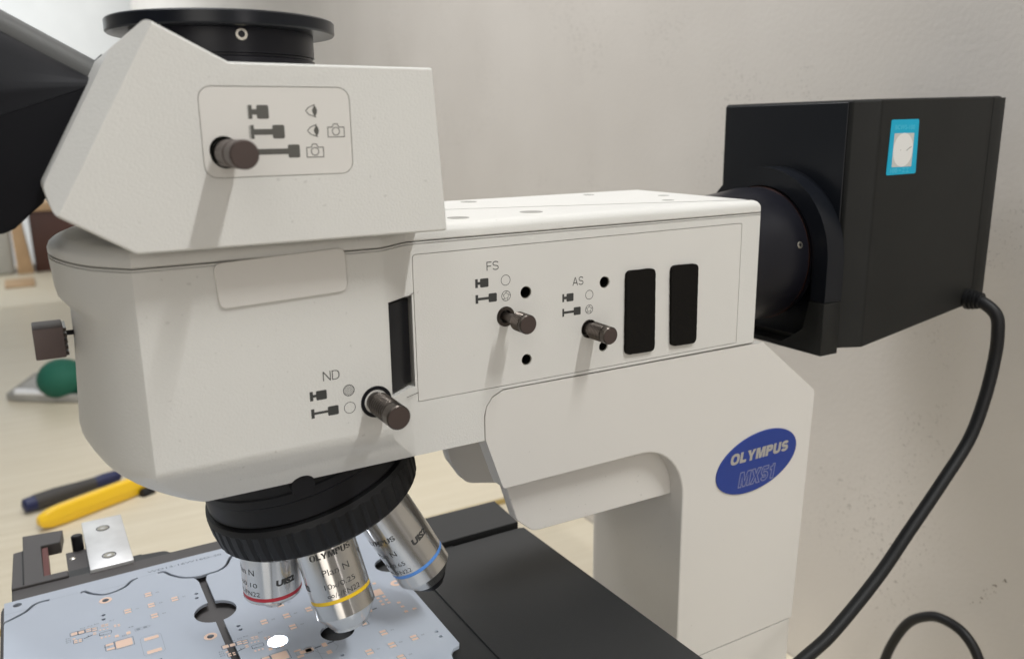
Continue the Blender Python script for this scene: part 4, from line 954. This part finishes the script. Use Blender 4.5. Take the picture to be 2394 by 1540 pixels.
def cluster(ox, oy):
    q = lambda x, y: (ox+x, oy+y)
    for (x, y, w, h) in ((0, 0, 7.4, 6.6), (-2.4, 8.2, 1.8, 2.2), (2.8, 8.2, 1.9, 2.6), (-6.2, 2.3, 3.4, 1.7), (-6.0, -1.8, 3.4, 1.7), (12.0, -2.3, 6.6, 2.7), (11.8, -14.4, 6.6, 2.8),
                         (-20.4, 21.2, 2.7, 2.6), (-17.3, 21.0, 2.4, 2.4), (-14.0, 21.9, 2.2, 0.9), (-14.0, 20.0, 2.2, 0.9), (-11.5, 21.3, 2.1, 0.9), (-11.5, 19.4, 2.1, 0.9),
                         (-20.8, 16.6, 1.3, 1.1), (-20.2, 14.4, 1.5, 1.2), (-18.2, 14.2, 1.2, 1.2), (-20.2, 12.8, 1.5, 1.0), (-18.2, 12.6, 1.2, 1.0), (-11.6, 17.0, 1.5, 0.9), (-11.6, 15.6, 1.5, 0.9),
                         (-7.6, 22.3, 1.5, 0.9), (-7.6, 20.8, 1.4, 0.7), (-5.8, 22.0, 1.5, 0.9), (-5.8, 20.6, 1.4, 0.7), (-2.3, 18.9, 1.1, 0.9), (-2.3, 17.5, 1.1, 0.9), (-0.6, 18.6, 1.1, 0.9), (-0.6, 17.2, 1.1, 0.9),
                         (-9.0, 10.4, 0.9, 1.3), (-7.3, 10.3, 0.9, 1.3), (-5.6, 10.2, 0.9, 1.3), (-9.0, 18.0, 0.8, 0.9), (-7.4, 17.8, 0.8, 0.9), (-5.8, 17.6, 0.8, 0.9)):
        pad(*q(x, y), w, h)
    outline(*q(0, 0), 8.6, 7.8); outline(*q(-20.4, 21.2), 3.7, 3.6, 0.25); outline(*q(-17.3, 21), 3.2, 3.3, 0.35); outline(*q(-14, 21), 2.9, 3.4, 0.15); outline(*q(-11.5, 20.3), 2.8, 3.4, 0.15)
    outline(*q(-7, 14.0), 5.4, 2.8, 0.28); outline(*q(-6.1, 0.2), 4.4, 6.0, 0.25); outline(*q(-19.2, 13.5), 4.0, 3.2, 0.2)
    stroke(sk, [q(-16.6, 14.3), q(-12.6, 15.6)], 0.55, fz); flat(sk, [q(-14.9, 15.1), q(-14.2, 15.3), q(-14.6, 16.6)], fz)
    b = [q(8, 0.4), q(7, -1.0), q(7, -15.5), q(8, -17.0), q(15.5, -17.0), q(16.5, -15.5), q(16.5, -1.0), q(15.5, 0.4), q(8, 0.4)]
    stroke(skl, b, 0.18, fz)
    for i, (x, y) in enumerate(((-24.2, 17.8), (-24.3, 16.0), (-24.2, 14.2), (-17.5, 24.0), (-14.2, 24.2), (-11.2, 24.6), (-4.2, 24.0), (3.5, 12.6), (-9.9, 12.6), (-8.6, 0.5), (-0.2, 6.3))):
        text(sk, ('R%d' % (i+11)), 0.95, lambda a, b_, x=x, y=y: fz(ox+x+a, oy+y+b_))
cluster(16.5, 87.2); cluster(78.6, 37.2)
# wiring pads on boards 1 and 3 and near hole
for x, y, w, h in ((23.9, 96.2, 1.5, 1.2), (27.1, 96.4, 1.5, 1.2)):
    flat(skl, circ(x, y, 0.95, 14), fz)
stroke(skl, [(22.4, 95.1), (28.4, 95.6), (29.6, 96.6), (28.4, 97.4), (22.4, 97.2), (22.4, 95.1)], 0.2, fz)
for x, y, w, h in ((91.5, 34.9, 2.8, 3.4), (99.3, 35.3, 2.3, 3.3), (99.5, 28.4, 2.4, 2.9), (86.8, 37.4, 3.3, 1.3), (86.9, 32.2, 3.2, 1.8), (122.0, 42.5, 2.4, 3.2), (128.5, 51.8, 2.3, 2.9), (138.4, 66.0, 5.2, 6.2), (140.2, 75.6, 1.8, 2.0),
                   (136.6, 60.6, 1.7, 1.9), (139.8, 60.5, 1.7, 1.9), (136.7, 57.1, 1.7, 1.8), (139.8, 56.9, 1.7, 1.8), (136.6, 53.8, 1.7, 1.8), (139.9, 53.7, 1.7, 1.8),
                   (144.3, 51.0, 1.8, 1.8), (144.5, 46.6, 1.8, 1.8), (144.3, 41.4, 2.0, 1.9), (149.0, 41.5, 2.0, 1.7)): pad(x, y, w, h)
outline(91.5, 34.9, 3.6, 4.4, 0.3); outline(122.3, 42.6, 3.6, 4.6, 0.25)
stroke(sk, [(94.4, 35.0), (97.6, 35.3)], 0.9, fz); stroke(sk, [(101.0, 35.5), (104.2, 35.8)], 0.9, fz); stroke(sk, [(130.2, 52.0), (132.6, 52.2)], 0.9, fz)
stroke(skl, [(94, 33), (95.5, 29.6), (97.8, 28.4)], 0.2, fz); stroke(skl, [(103.5, 35), (104.8, 31), (102.6, 28.4)], 0.2, fz)
stroke(sk, [(25.2, 63.6), (30.5, 64.2)], 1.5, fz)
# score lines and board name
stroke(skl, [(-34, 146.0), (-19.5, 146.4)], 0.16, fz); stroke(skl, [(-12.6, 150.1), (1.0, 150.1)], 0.16, fz); stroke(skl, [(30.6, 150.1), (40, 150.1)], 0.16, fz)
stroke(skl, [(9, 146.2), (27.4, 146.6)], 0.14, fz); stroke(skl, [(-19.5, 151.2), (-12, 151.3)], 0.14, fz); stroke(skl, [(82.5, 150), (150, 150)], 0.16, fz)
text(sk, 'WD13-16W16D-20', 2.0, lambda a, b: fz(35.5+a, 152.4+b), w=40)
fin(cu, 'copper_pads', M_cu, pcb, smooth=False); fin(sk, 'silkscreen', M_silk, pcb, smooth=False); fin(skl, 'score_lines', M_silkl, pcb, smooth=False)
